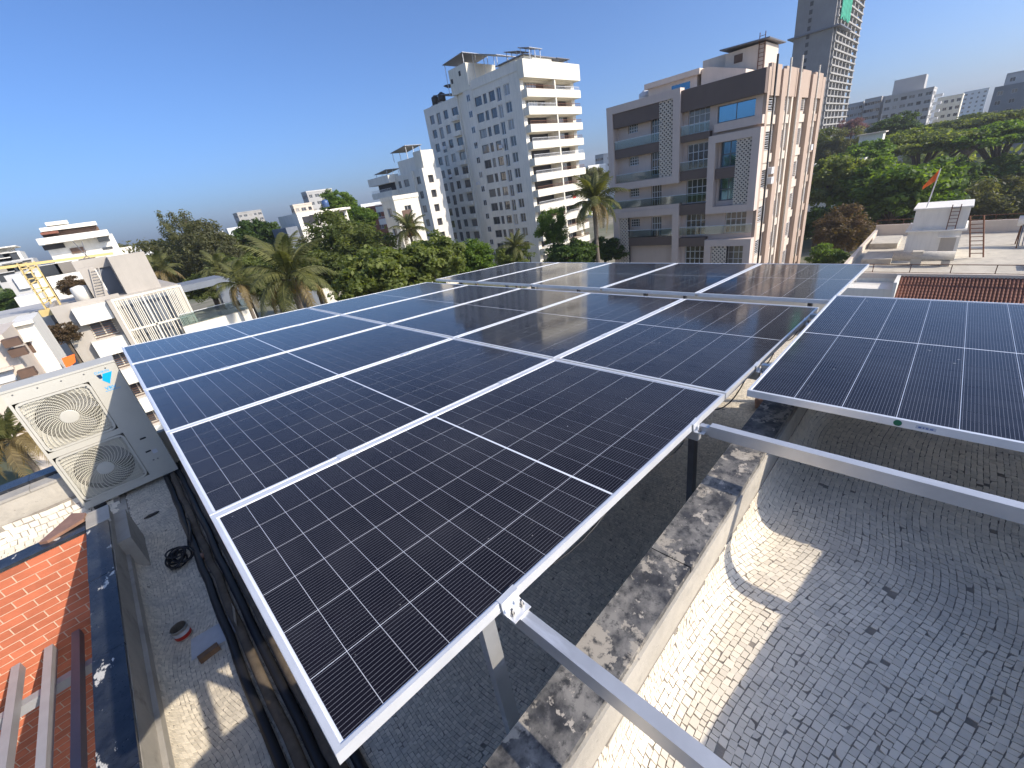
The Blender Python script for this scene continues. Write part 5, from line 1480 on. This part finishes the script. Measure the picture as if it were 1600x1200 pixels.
lblock('white_block', 'white low house behind the yellow hoist', 'house', (36, 428), (62, 422), 78, 8, 'white_paint', [(46, 436)])
lblock('white_block', 'low white roofs under the grey wall on the left', 'house', (22, 466), (64, 457), 66, 6, 'white_paint')
w2 = lblock('white_house', 'bright white house wall with a brown window hood at the lower left', 'house', (12, 512), (48, 500), 34, 6, 'white_paint', [(38, 545)], wmat='shutter_brown', ww=.7, wh=.6)
b = MB(); ybox(b, (10, 510), (49, 498), (10, 514), 33.7, 1.2); b.build('parapet', 'white_paint', w2)
w3 = lblock('beige_house', 'beige house with brown awnings cut by the left edge of the picture', 'house', (-90, 545), (2, 522), 29, 6, 'tan_light', [(4, 590)], wmat='rail_white', ww=.8, wh=.5)
for c in ((20, 533), (30, 548), (44, 580)): ywin(w3, c, 0.55, 0.35, 29, 'shutter_brown', 'awning', .6)
b = MB(); P = [aty(x, y, 33.5) for x, y in ((96, 560), (116, 553), (118, 566), (104, 576))]
b.add([tuple(p) for p in P] + [(p[0], p[1] + .3, p[2] - .05) for p in P], [(0, 1, 2, 3), (7, 6, 5, 4), (0, 4, 5, 1), (1, 5, 6, 2), (2, 6, 7, 3), (3, 7, 4, 0)])
tag(b.build('orange_tarpaulin', 'saffron', None, False, tuple(P[0])), 'orange tarpaulin beside the white house wall at lower left', 'tarpaulin')
lblock('low_roof', 'long grey roof strip left of the grey house', 'shed', (-40, 505), (72, 484), 52, 10, 'far_grey')
# ---------------------------------------------------------------- middle distance
ow = thing('old_house', 'old white weathered house among the trees with a blue rooftop tank', 'house', (20, 62, GROUND))
Y6 = 66.0
def W2(name, mat, a, c, e, Y0=Y6, dY=7, zlow=None):
    b_ = MB(); ybox(b_, a, c, e, Y0, dY, zlow); return b_.build(name, mat, ow)
W2('wall', 'white_tower', (463, 334), (511, 326), (463, 345), Y6, 8, GROUND); W2('wall', 'slate_blue', (446, 356), (464, 353), (446, 360), Y6 - .5, 6, GROUND)
W2('wall', 'white_tower', (512, 328), (540, 323), (512, 340), Y6 + 1, 7, GROUND); W2('roof_slab', 'white_warm', (510, 329), (547, 322.5), (510, 332), Y6 - .4, 8)
for (x, y) in ((480, 345), (491, 342)): ywin(ow, (x, y), 1.1, 1.2, Y6, 'dark_inside')
ywin(ow, (531, 337), 1.4, .9, Y6 + 1, 'dark_inside')
b = MB(); P = aty(508, 317, Y6 + 3); b.lathe((P[0], Y6 + 3, P[2] - .6), [(.5, 0), (.5, .9), (.25, 1.05)], 14); b.build('water_tank', 'tank_blue', ow, True)
far_block('frame_building', 'unfinished concrete frame building far off left of the old house', 363, 397, 333, 260, 14, 'raw_concrete', 6, 5, zlow=-14)
far_block('frame_building', 'taller dark unfinished block behind the old white house', 470, 499, 301, 190, 12, 'far_grey', 5, 4, zlow=-12)
far_block('apartment_block', 'small pinkish block behind the old white house', 453, 470, 322, 175, 8, 'tan_light', 3, 3, zlow=-12)
far_block('apartment_block', 'plain white block left of the far frame building', 352, 366, 358, 250, 10, 'far_white', 3, 2, zlow=-14)
far_block('apartment_block', 'pale roofs on the horizon left of the small cream block', 555, 580, 321, 230, 14, 'far_white', 3, 2, zlow=-14)
far_block('apartment_block', 'reddish low house behind the small cream block', 572, 590, 326, 110, 8, 'clay_tile', 2, 2, zlow=-12)
rg = random.Random(21)
for k in range(46):
    x = rg.uniform(175, 345) if k < 34 else rg.uniform(-20, 60)
    d_ = rg.uniform(380, 900)
    hy_ = 170.4 + (1542.25 - x) * (405.96 - 170.37) / (1542.25 - 117.1)
    P = atd(x, hy_, d_); w = rg.uniform(8, 22); h = rg.uniform(-1, 8) if k % 6 else rg.uniform(7, 12)
    b = MB(); b.box(P[0], P[0] + w, P[1], P[1] + w, GROUND, -4 + h)
    if rg.random() < .6: b.box(P[0] + w * .2, P[0] + w * .5, P[1] + w * .2, P[1] + w * .6, -4 + h, -2 + h)
    tag(b.build('distant_block', rg.choice(('far_white', 'far_white', 'far_grey')), None, False, (P[0], P[1], GROUND)), 'tiny pale block of the hazy city on the left horizon', 'building', 'blocks of the far city')

# ---------------------------------------------------------------- tanks and odds and ends on the roofs
def roof_tank(label, x, y, z, r, h, mat):
    t_ = thing('water_tank', label, 'water tank', (x, y, z), 'rooftop water tanks')
    b_ = MB(); b_.lathe((x, y, z + .25), [(r, 0), (r, h * .25), (r * 1.03, h * .27), (r, h * .3), (r, h * .62), (r * 1.03, h * .64), (r, h * .67), (r, h * .85), (r * .45, h), (r * .4, h * 1.06)], 18); b_.build('drum', mat, t_, True)
    b_ = MB(); b_.box(x - r, x + r, y - r, y + r, z, z + .24); b_.build('plinth', 'concrete', t_)
roof_tank('black drum tank on the left part of the white tower roof', 69.6, 84.5, 19.8, 0.8, 1.7, 'black_plastic')
roof_tank('second black drum tank on the white tower roof, nearer its left edge', 69.8, 87.2, 19.8, 0.8, 1.7, 'black_plastic')
roof_tank('white drum tank on the taupe building roof', 53.5, 27.9, 7.05, 0.7, 1.4, 'rail_white')

# ================================================================== TREES
def leaf_cloud(seed, n_clumps, per, clump_r, leaf, squash=(1, 1, 0.8), hollow=0.45, lowcut=-0.55, pend=0.0, elong=1.8, umbrella=False):
    """unit crown: clumps of small leaf faces with gaps between them"""
    rg = np.random.default_rng(seed)
    cen = []
    while len(cen) < n_clumps:
        p = rg.normal(size=3); p /= np.linalg.norm(p)
        r = rg.uniform(hollow ** 3, 1) ** (1 / 3)
        # uneven outline: lobes
        lob = 0.80 + 0.22 * math.sin(3.1 * p[0] + seed) * math.cos(2.7 * p[1] - seed) + 0.12 * math.sin(5.3 * p[2] + 2 * p[0] + seed * 1.7)
        p = p * r * lob
        if p[2] < lowcut: continue
        if umbrella and p[2] < -0.05 + 0.25 * rg.random(): continue
        cen.append(p)
    cen = np.array(cen)
    N_ = n_clumps * per
    cr = np.repeat(clump_r * rg.uniform(0.65, 1.25, n_clumps), per)
    d = rg.normal(size=(N_, 3)); d /= np.linalg.norm(d, axis=1)[:, None]
    rad = cr * rg.uniform(0.15, 1.0, N_) ** 0.6
    c = np.repeat(cen, per, 0)
    pos = c + d * rad[:, None] * np.array([1, 1, 0.72])
    pos[:, 2] -= pend * rg.uniform(0, 1, N_) * cr
    pos *= np.array(squash)
    nrm = d * 0.6 + rg.normal(size=(N_, 3)) * 0.55 + np.array([0, 0, 0.55])
    nrm /= np.linalg.norm(nrm, axis=1)[:, None]
    a = rg.normal(size=(N_, 3)); a -= nrm * (a * nrm).sum(1)[:, None]; a /= np.linalg.norm(a, axis=1)[:, None]
    b_ = np.cross(nrm, a)
    sz = leaf * rg.uniform(0.6, 1.35, N_)[:, None]
    v = np.empty((N_, 4, 3))
    v[:, 0] = pos - a * sz * elong * 0.5; v[:, 1] = pos + b_ * sz * 0.5; v[:, 2] = pos + a * sz * elong * 0.5 - nrm * sz * 0.25; v[:, 3] = pos - b_ * sz * 0.5
    tint = np.clip(np.repeat(rg.uniform(0, 1, n_clumps), per) * 0.55 + rg.uniform(0, 0.45, N_), 0, 1)
    me = bpy.data.meshes.new('crown')
    me.vertices.add(N_ * 4); me.vertices.foreach_set('co', v.reshape(-1))
    me.loops.add(N_ * 4); me.loops.foreach_set('vertex_index', np.arange(N_ * 4, dtype=np.int32))
    me.polygons.add(N_); me.polygons.foreach_set('loop_start', np.arange(0, N_ * 4, 4, dtype=np.int32))
    at = me.attributes.new('tint', 'FLOAT', 'FACE'); at.data.foreach_set('value', tint.astype(np.float32))
    me.update(calc_edges=True)
    return me, cen * np.array(squash)
CROWNS = {}
def crown_kind(kind, var):
    key = (kind, var)
    if key in CROWNS: return CROWNS[key]
    s = var * 17 + len(kind)
    if kind == 'dense': r = leaf_cloud(s, 150, 95, 0.21, 0.052)
    elif kind == 'fine': r = leaf_cloud(s, 150, 95, 0.20, 0.036, (1, 1, 1.0), 0.35, -0.8, 0.5, 2.6)
    elif kind == 'broad': r = leaf_cloud(s, 190, 70, 0.19, 0.060, (1, 1, 0.85), 0.4, -0.7, 0.0, 1.7)
    elif kind == 'umbrella': r = leaf_cloud(s, 210, 90, 0.17, 0.036, (1, 1, 0.5), 0.5, -0.3, 0.0, 1.6, True)
    elif kind == 'wispy': r = leaf_cloud(s, 90, 80, 0.17, 0.034, (1, 1, 1.3), 0.2, -0.9, 0.8, 3.0)
    elif kind == 'bush': r = leaf_cloud(s, 120, 80, 0.24, 0.055, (1, 1, 0.8), 0.3, -0.9)
    CROWNS[key] = r
    return r
def tree(name, label, base, height, rad, kind, mat, var=0, vs=1.0, group='trees around the terrace', trunk=True):
    """base: foot on the ground; rad: crown radius; vs: vertical stretch of the crown"""
    rg = random.Random(hash((round(base[0], 1), round(base[1], 1))) & 0xffff)
    t = thing(name, label, 'tree', base, group)
    me, cen = crown_kind(kind, var)
    top = cen[:, 2].max() * 1.12
    cz = height - top * rad * vs
    rz = rg.uniform(0, 6.28)
    if (kind, var, mat) not in CROWNS:
        m2 = me.copy(); m2.materials.clear(); m2.materials.append(M[mat]); CROWNS[(kind, var, mat)] = m2
    inst('crown', CROWNS[(kind, var, mat)], t, (0, 0, cz), (0, 0, rz), (rad, rad, rad * vs))
    if trunk:
        b = MB()
        c_, s_ = math.cos(rz), math.sin(rz)
        fork = Vector((0, 0, max(cz - rad * 0.45, height * 0.25)))
        r0 = max(0.12, rad * 0.065)
        b.tube([(0, 0, -0.3), (rg.uniform(-.1, .1), rg.uniform(-.1, .1), fork.z * 0.5), tuple(fork)], [r0 * 1.3, r0, r0 * 0.8], 9)
        ids = list(range(len(cen))); rg.shuffle(ids)
        for i in ids[:14]:
            q = Vector(cen[i]) * rad; q.z *= vs; q = Vector((q.x * c_ - q.y * s_, q.x * s_ + q.y * c_, q.z + cz))
            mid = fork.lerp(q, 0.5) + Vector((0, 0, 0.12 * rad))
            b.tube([tuple(fork - Vector((0, 0, .1))), tuple(mid), tuple(q)], [r0 * 0.5, r0 * 0.28, r0 * 0.08], 6, cap=False)
        me2 = bpy.data.meshes.new('trunk'); me2.from_pydata(b.v, [], b.f); me2.materials.append(M['bark']); me2.update()
        inst('trunk', me2, t)
    return t
def tree_at(name, label, x, y, d, rpx, kind, mat, var=0, vs=1.0, group='trees around the terrace'):
    """crown centre seen at (x, y) at distance d, crown radius rpx picture points"""
    P = atd(x, y, d); rad = rpx * d / F_PX
    me, cen = crown_kind(kind, var)
    height = P[2] + cen[:, 2].max() * 1.12 * rad * vs - GROUND
    return tree(name, label, (P[0], P[1], GROUND), height, rad, kind, mat, var, vs, group)
G1 = 'trees left of the white tower'; G2 = 'trees on the right'
tree_at('leafy_tree', 'tall feathery olive tree standing above the others at left', 292, 372, 62, 46, 'wispy', 'leaf_olive', 0, 1.0, G1)
tree_at('leafy_tree', 'olive tree with fine foliage right of the feathery one', 335, 395, 60, 58, 'fine', 'leaf_olive', 0, 1.0, G1)
tree_at('leafy_tree', 'broad olive tree behind the grey house', 262, 420, 66, 70, 'fine', 'leaf_olive', 1, 0.85, G1)
tree_at('leafy_tree', 'round dark green tree in front of the far frame building', 400, 378, 70, 50, 'dense', 'leaf_dark', 0, 1.0, G1)
tree_at('leafy_tree', 'dark green tree below the round one, above the grey roof frame', 372, 425, 58, 48, 'dense', 'leaf_green', 1, 0.9, G1)
tree_at('leafy_tree', 'low green tree just behind the grey house balcony', 330, 448, 52, 40, 'dense', 'leaf_green', 2, 0.8, G1)
tree_at('leafy_tree', 'pale dry tree between the two coconut palms at left', 425, 440, 54, 50, 'fine', 'leaf_green', 2, 0.9, G1)
tree_at('leafy_tree', 'bright green tree above the old white house', 528, 322, 78, 34, 'dense', 'leaf_bright', 2, 0.9, G1)
tree_at('leafy_tree', 'green tree right of the old white house', 560, 345, 72, 36, 'dense', 'leaf_bright', 0, 0.9, G1)
tree_at('leafy_tree', 'large light green tree in front of the old white house', 545, 388, 48, 84, 'fine', 'leaf_green', 0, 0.8, G1)
tree_at('leafy_tree', 'leafy tree between the near palm and the old white house', 515, 425, 44, 48, 'broad', 'leaf_green', 2, 0.8, G1)
tree_at('leafy_tree', 'olive tree left of the large light green one', 480, 405, 52, 40, 'fine', 'leaf_olive', 2, 0.9, G1)
tree_at('leafy_tree', 'glossy broad leaved tree right of the nearest coconut palm', 590, 430, 33, 76, 'broad', 'leaf_green', 0, 0.8, G1)
tree_at('leafy_tree', 'broad leaved tree at the foot of the white apartments', 672, 408, 35, 64, 'broad', 'leaf_green', 1, 0.85, G1)
tree_at('leafy_tree', 'broad leaved tree right of centre, just left of the rear panels', 738, 408, 38, 44, 'broad', 'leaf_bright', 2, 0.8, G1)
tree_at('leafy_tree', 'small green tree at the foot of the tall white tower', 800, 402, 45, 34, 'bush', 'leaf_green', 1, 0.8, G1)
tree_at('leafy_tree', 'thin green tree in front of the tower balconies', 862, 352, 50, 30, 'fine', 'leaf_bright', 1, 1.1, G1)
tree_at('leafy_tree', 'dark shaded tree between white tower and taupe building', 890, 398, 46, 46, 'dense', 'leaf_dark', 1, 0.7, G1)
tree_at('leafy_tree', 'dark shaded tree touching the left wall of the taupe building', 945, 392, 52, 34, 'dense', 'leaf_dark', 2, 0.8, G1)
tree_at('leafy_tree', 'distant tree showing between white tower and taupe building', 928, 282, 105, 32, 'dense', 'leaf_olive', 0, 0.9, G1)
tree_at('leafy_tree', 'tree hidden low behind the grey house wall', 210, 455, 70, 50, 'dense', 'leaf_green', 0, 0.8, G1)
tree_at('leafy_tree', 'low dark tree at the far left under the white roofs', 10, 470, 58, 34, 'dense', 'leaf_dark', 1, 0.7, G1)
tree_at('leafy_tree', 'low dark tree left of the yellow hoist base', 50, 478, 56, 28, 'dense', 'leaf_green', 2, 0.7, G1)
tree_at('shrub', 'brown withered creeper mound beside the yellow hoist', 112, 446, 42, 24, 'bush', 'leaf_brown', 0, 0.8, G1)
tree_at('shrub', 'dark brown withered growth left of the grey house wall', 96, 520, 31, 26, 'bush', 'leaf_brown', 1, 0.9, G1)
# right side
tree_at('rain_tree', 'large bright green tree right of the taupe building', 1400, 300, 70, 92, 'dense', 'leaf_bright', 1, 0.8, G2)
tree_at('rain_tree', 'green tree touching the right wall of the taupe building', 1300, 285, 78, 64, 'dense', 'leaf_green', 0, 0.9, G2)
tree_at('rain_tree', 'brown tinged tree in front of the large bright green one', 1312, 356, 62, 48, 'fine', 'leaf_brown', 0, 0.8, G2)
tree_at('rain_tree', 'low bright bush tree at the foot of the taupe building', 1292, 402, 58, 34, 'bush', 'leaf_bright', 0, 0.8, G2)
tree_at('rain_tree', 'dark green tree behind the stair head room', 1370, 362, 76, 60, 'dense', 'leaf_dark', 2, 0.7, G2)
tree_at('rain_tree', 'spreading dark canopy tree below the grey row', 1445, 235, 98, 92, 'umbrella', 'leaf_green', 0, 0.8, G2)
tree_at('rain_tree', 'spreading bright canopy tree at the upper right', 1570, 222, 88, 86, 'umbrella', 'leaf_bright', 1, 0.8, G2)
tree_at('rain_tree', 'second spreading canopy tree, right of the dark one', 1520, 205, 115, 80, 'umbrella', 'leaf_green', 1, 0.7, G2)
tree_at('rain_tree', 'dark tree under the spreading canopies', 1480, 285, 88, 62, 'dense', 'leaf_dark', 0, 0.9, G2)
tree_at('rain_tree', 'dusty olive tree at the right edge', 1568, 322, 66, 66, 'fine', 'leaf_olive', 1, 0.9, G2)
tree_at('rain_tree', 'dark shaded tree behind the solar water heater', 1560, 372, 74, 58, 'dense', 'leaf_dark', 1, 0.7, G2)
tree_at('rain_tree', 'tree at the right edge beyond the dusty olive one', 1650, 300, 80, 76, 'dense', 'leaf_green', 2, 0.9, G2)
tree_at('rain_tree', 'olive tree left of the white hut', 1308, 238, 115, 38, 'fine', 'leaf_olive', 2, 0.9, G2)
tree_at('rain_tree', 'grey green tree at the foot of the construction tower', 1285, 232, 120, 36, 'fine', 'leaf_green', 0, 0.9, G2)
tree_at('flowering_tree', 'pink flowering tree below the construction tower', 1332, 198, 150, 22, 'fine', 'leaf_pink', 1, 0.7, G2)
tree_at('rain_tree', 'tree behind the white hut on the right', 1395, 205, 125, 42, 'dense', 'leaf_dark', 2, 0.7, G2)
tree_at('rain_tree', 'bright tree under the spreading canopy at the right edge', 1592, 272, 84, 56, 'dense', 'leaf_bright', 2, 0.8, G2)
tree_at('rain_tree', 'green tree behind and right of the orange pennant', 1500, 330, 80, 60, 'dense', 'leaf_green', 1, 0.8, G2)
tree_at('rain_tree', 'shaded tree squeezed against the taupe building below the brown one', 1276, 350, 74, 44, 'dense', 'leaf_dark', 0, 0.9, G2)
tree_at('rain_tree', 'bright tree left of the white hut, above the green ones', 1350, 248, 92, 48, 'dense', 'leaf_bright', 0, 0.8, G2)
# far woodland that reads as one mass
wv = []
rg_ = np.random.default_rng(4)
N_ = 60000
ang_ = rg_.uniform(-0.25, 1.9, N_); dist_ = rg_.uniform(190, 750, N_) 
ok = np.ones(N_, bool)
cx_ = CC[0] + np.cos(ang_) * dist_; cy_ = CC[1] + np.sin(ang_) * dist_
ok &= ~((cx_ > 40) & (cx_ < 100) & (cy_ > 5) & (cy_ < 100))
ok &= ~((cx_ > 205) & (cx_ < 280) & (cy_ > 36) & (cy_ < 62))
clump = (np.sin(cx_ * 0.11) + np.sin(cy_ * 0.13 + 1.0) + np.sin((cx_ + cy_) * 0.05)) > -0.3
ok &= clump
cx_, cy_, dist_ = cx_[ok], cy_[ok], dist_[ok]; N_ = len(cx_)
hz_ = GROUND + rg_.uniform(2.0, 9.5, N_) * (0.75 + 0.25 * np.sin(cx_ * 0.2) * np.cos(cy_ * 0.17))
sz_ = rg_.uniform(0.9, 2.0, N_) * (0.6 + dist_ / 500)
nr = rg_.normal(size=(N_, 3)) + np.array([0, 0, 0.6]); nr /= np.linalg.norm(nr, axis=1)[:, None]
a_ = rg_.normal(size=(N_, 3)); a_ -= nr * (a_ * nr).sum(1)[:, None]; a_ /= np.linalg.norm(a_, axis=1)[:, None]; b2 = np.cross(nr, a_)
pos = np.stack([cx_, cy_, hz_], 1); v = np.empty((N_, 4, 3))
v[:, 0] = pos - a_ * sz_[:, None]; v[:, 1] = pos + b2 * sz_[:, None] * .6; v[:, 2] = pos + a_ * sz_[:, None]; v[:, 3] = pos - b2 * sz_[:, None] * .6
me = bpy.data.meshes.new('woodland'); me.vertices.add(N_ * 4); me.vertices.foreach_set('co', v.reshape(-1)); me.loops.add(N_ * 4); me.loops.foreach_set('vertex_index', np.arange(N_ * 4, dtype=np.int32))
me.polygons.add(N_); me.polygons.foreach_set('loop_start', np.arange(0, N_ * 4, 4, dtype=np.int32))
at_ = me.attributes.new('tint', 'FLOAT', 'FACE'); at_.data.foreach_set('value', rg_.uniform(0, 1, N_).astype(np.float32)); me.update(calc_edges=True); me.materials.append(M['leaf_green'])
o = bpy.data.objects.new('woodland', me); COL.objects.link(o); tag(o, 'mass of far trees between the buildings', 'woodland', kind='stuff')

# ---------------------------------------------------------------- coconut palms
def frond_mesh(seed, L=3.6, droop=1.0, mat='leaf_palm', nl=34):
    rg = random.Random(seed); m = MB(); pts = []; tints = []
    for i in range(13):
        u = i / 12
        x = L * (u - 0.16 * droop * u * u); z = L * (0.36 * u - 0.62 * droop * u ** 2.2)
        pts.append(Vector((x, 0, z)))
    m.tube([tuple(p) for p in pts], [0.055 * (1 - 0.85 * i / 12) for i in range(13)], 5, cap=False)
    tints += [0.6] * (12 * 5)
    def at(u):
        f = u * 12; i = min(int(f), 11); return pts[i].lerp(pts[i + 1], f - i), (pts[i + 1] - pts[i]).normalized()
    for k in range(nl):
        u = 0.14 + 0.86 * k / (nl - 1)
        p, d = at(u)
        ll = L * 0.24 * (math.sin(math.pi * (0.18 + 0.80 * u)) ** 0.6) * rg.uniform(0.85, 1.1)
        for s in (-1, 1):
            dr = rg.uniform(0.55, 1.25) * (0.7 + 0.5 * droop)
            out = Vector((d.x * 0.55, s * 0.85, d.z * 0.4)).normalized()
            q1 = p + out * ll * 0.5 + Vector((0, 0, -0.10 * dr * ll)); q2 = p + out * ll * 0.86 + Vector((0, 0, -0.55 * dr * ll))
            w = d * 0.045
            m.add([p - w, p + w, q1 + w * 0.9, q1 - w * 0.9], [(0, 1, 2, 3)]); m.add([q1 - w * 0.9, q1 + w * 0.9, q2 + w * .12, q2 - w * .12], [(0, 1, 2, 3)])
            tv = rg.random(); tints += [tv, tv]
    me = bpy.data.meshes.new('frond'); me.from_pydata([tuple(v) for v in m.v], [], m.f); me.materials.append(M[mat])
    at_ = me.attributes.new('tint', 'FLOAT', 'FACE'); at_.data.foreach_set('value', tints); me.update()
    return me
FR = [frond_mesh(1, 3.6, 0.75), frond_mesh(2, 3.8, 1.0), frond_mesh(3, 3.5, 1.35), frond_mesh(4, 3.4, 1.5, 'leaf_dry')]
def palm(label, x, y, d, rpx, seed, dry=2, nuts=7, n=22, lean=0.8):
    P = atd(x, y, d); scl = rpx * d / F_PX / 3.3
    t = thing('coconut_palm', label, 'palm tree', (P[0], P[1], GROUND), 'coconut palms')
    rg = random.Random(seed); H = P[2] - GROUND
    b = MB(); a = rg.uniform(0, 6.28)
    pts = [(math.cos(a) * lean * (1 - u) ** 2 * 1.0, math.sin(a) * lean * (1 - u) ** 2, H * u - (0.2 if u == 0 else 0)) for u in [i / 10 for i in range(11)]]
    b.tube(pts, [0.24 * scl * (1.25 - 0.5 * i / 10) for i in range(11)], 9)
    me = bpy.data.meshes.new('trunk'); me.from_pydata(b.v, [], b.f); me.materials.append(M['palm_bark']); me.update(); inst('trunk', me, t)
    for k in range(n):
        u = k / n
        az = k * 2.399 + rg.uniform(-.2, .2); pitch = R(-72 + 105 * u + rg.uniform(-8, 8))
        me = FR[3] if k >= n - dry else FR[0 if u < .35 else (1 if u < .7 else 2)]
        inst('frond', me, t, (0, 0, H + 0.1 * scl), (0, pitch, az), (scl * rg.uniform(.9, 1.1),) * 3)
    for k in range(nuts):
        az = rg.uniform(0, 6.28); bm = bmesh.new(); bmesh.ops.create_icosphere(bm, subdivisions=2, radius=0.14 * scl)
        me = bpy.data.meshes.new('coconut'); bm.to_mesh(me); bm.free(); me.materials.append(M['coconut'])
        inst('coconut', me, t, (0.34 * scl * math.cos(az), 0.34 * scl * math.sin(az), H - scl * rg.uniform(.25, .7)), (0, 0, 0), (1, 1, 1.25))
    return t
palm('near coconut palm with brown nuts behind the left corner of the panels', 453, 437, 27, 80, 1, 3, 10, 24)
palm('coconut palm beside the left wall of the taupe building', 928, 318, 44, 50, 2, 4, 6, 24)
palm('smaller coconut palm partly hidden left of the near one', 376, 446, 36, 46, 3, 4, 4, 18)
palm('coconut palm in front of the small cream block', 640, 362, 46, 34, 4, 2, 4, 20)
palm('small palm at the foot of the tall white tower', 806, 388, 44, 28, 5, 2, 2, 18)
palm('dark shaded palm right of the grey house stair tower', 252, 425, 52, 36, 6, 6, 2, 18)
palm('dry palm crown far below, left of the air conditioner', 22, 690, 17, 70, 7, 12, 3, 20)
palm('palm top behind the broad olive tree at left', 345, 425, 50, 36, 8, 1, 2, 18)
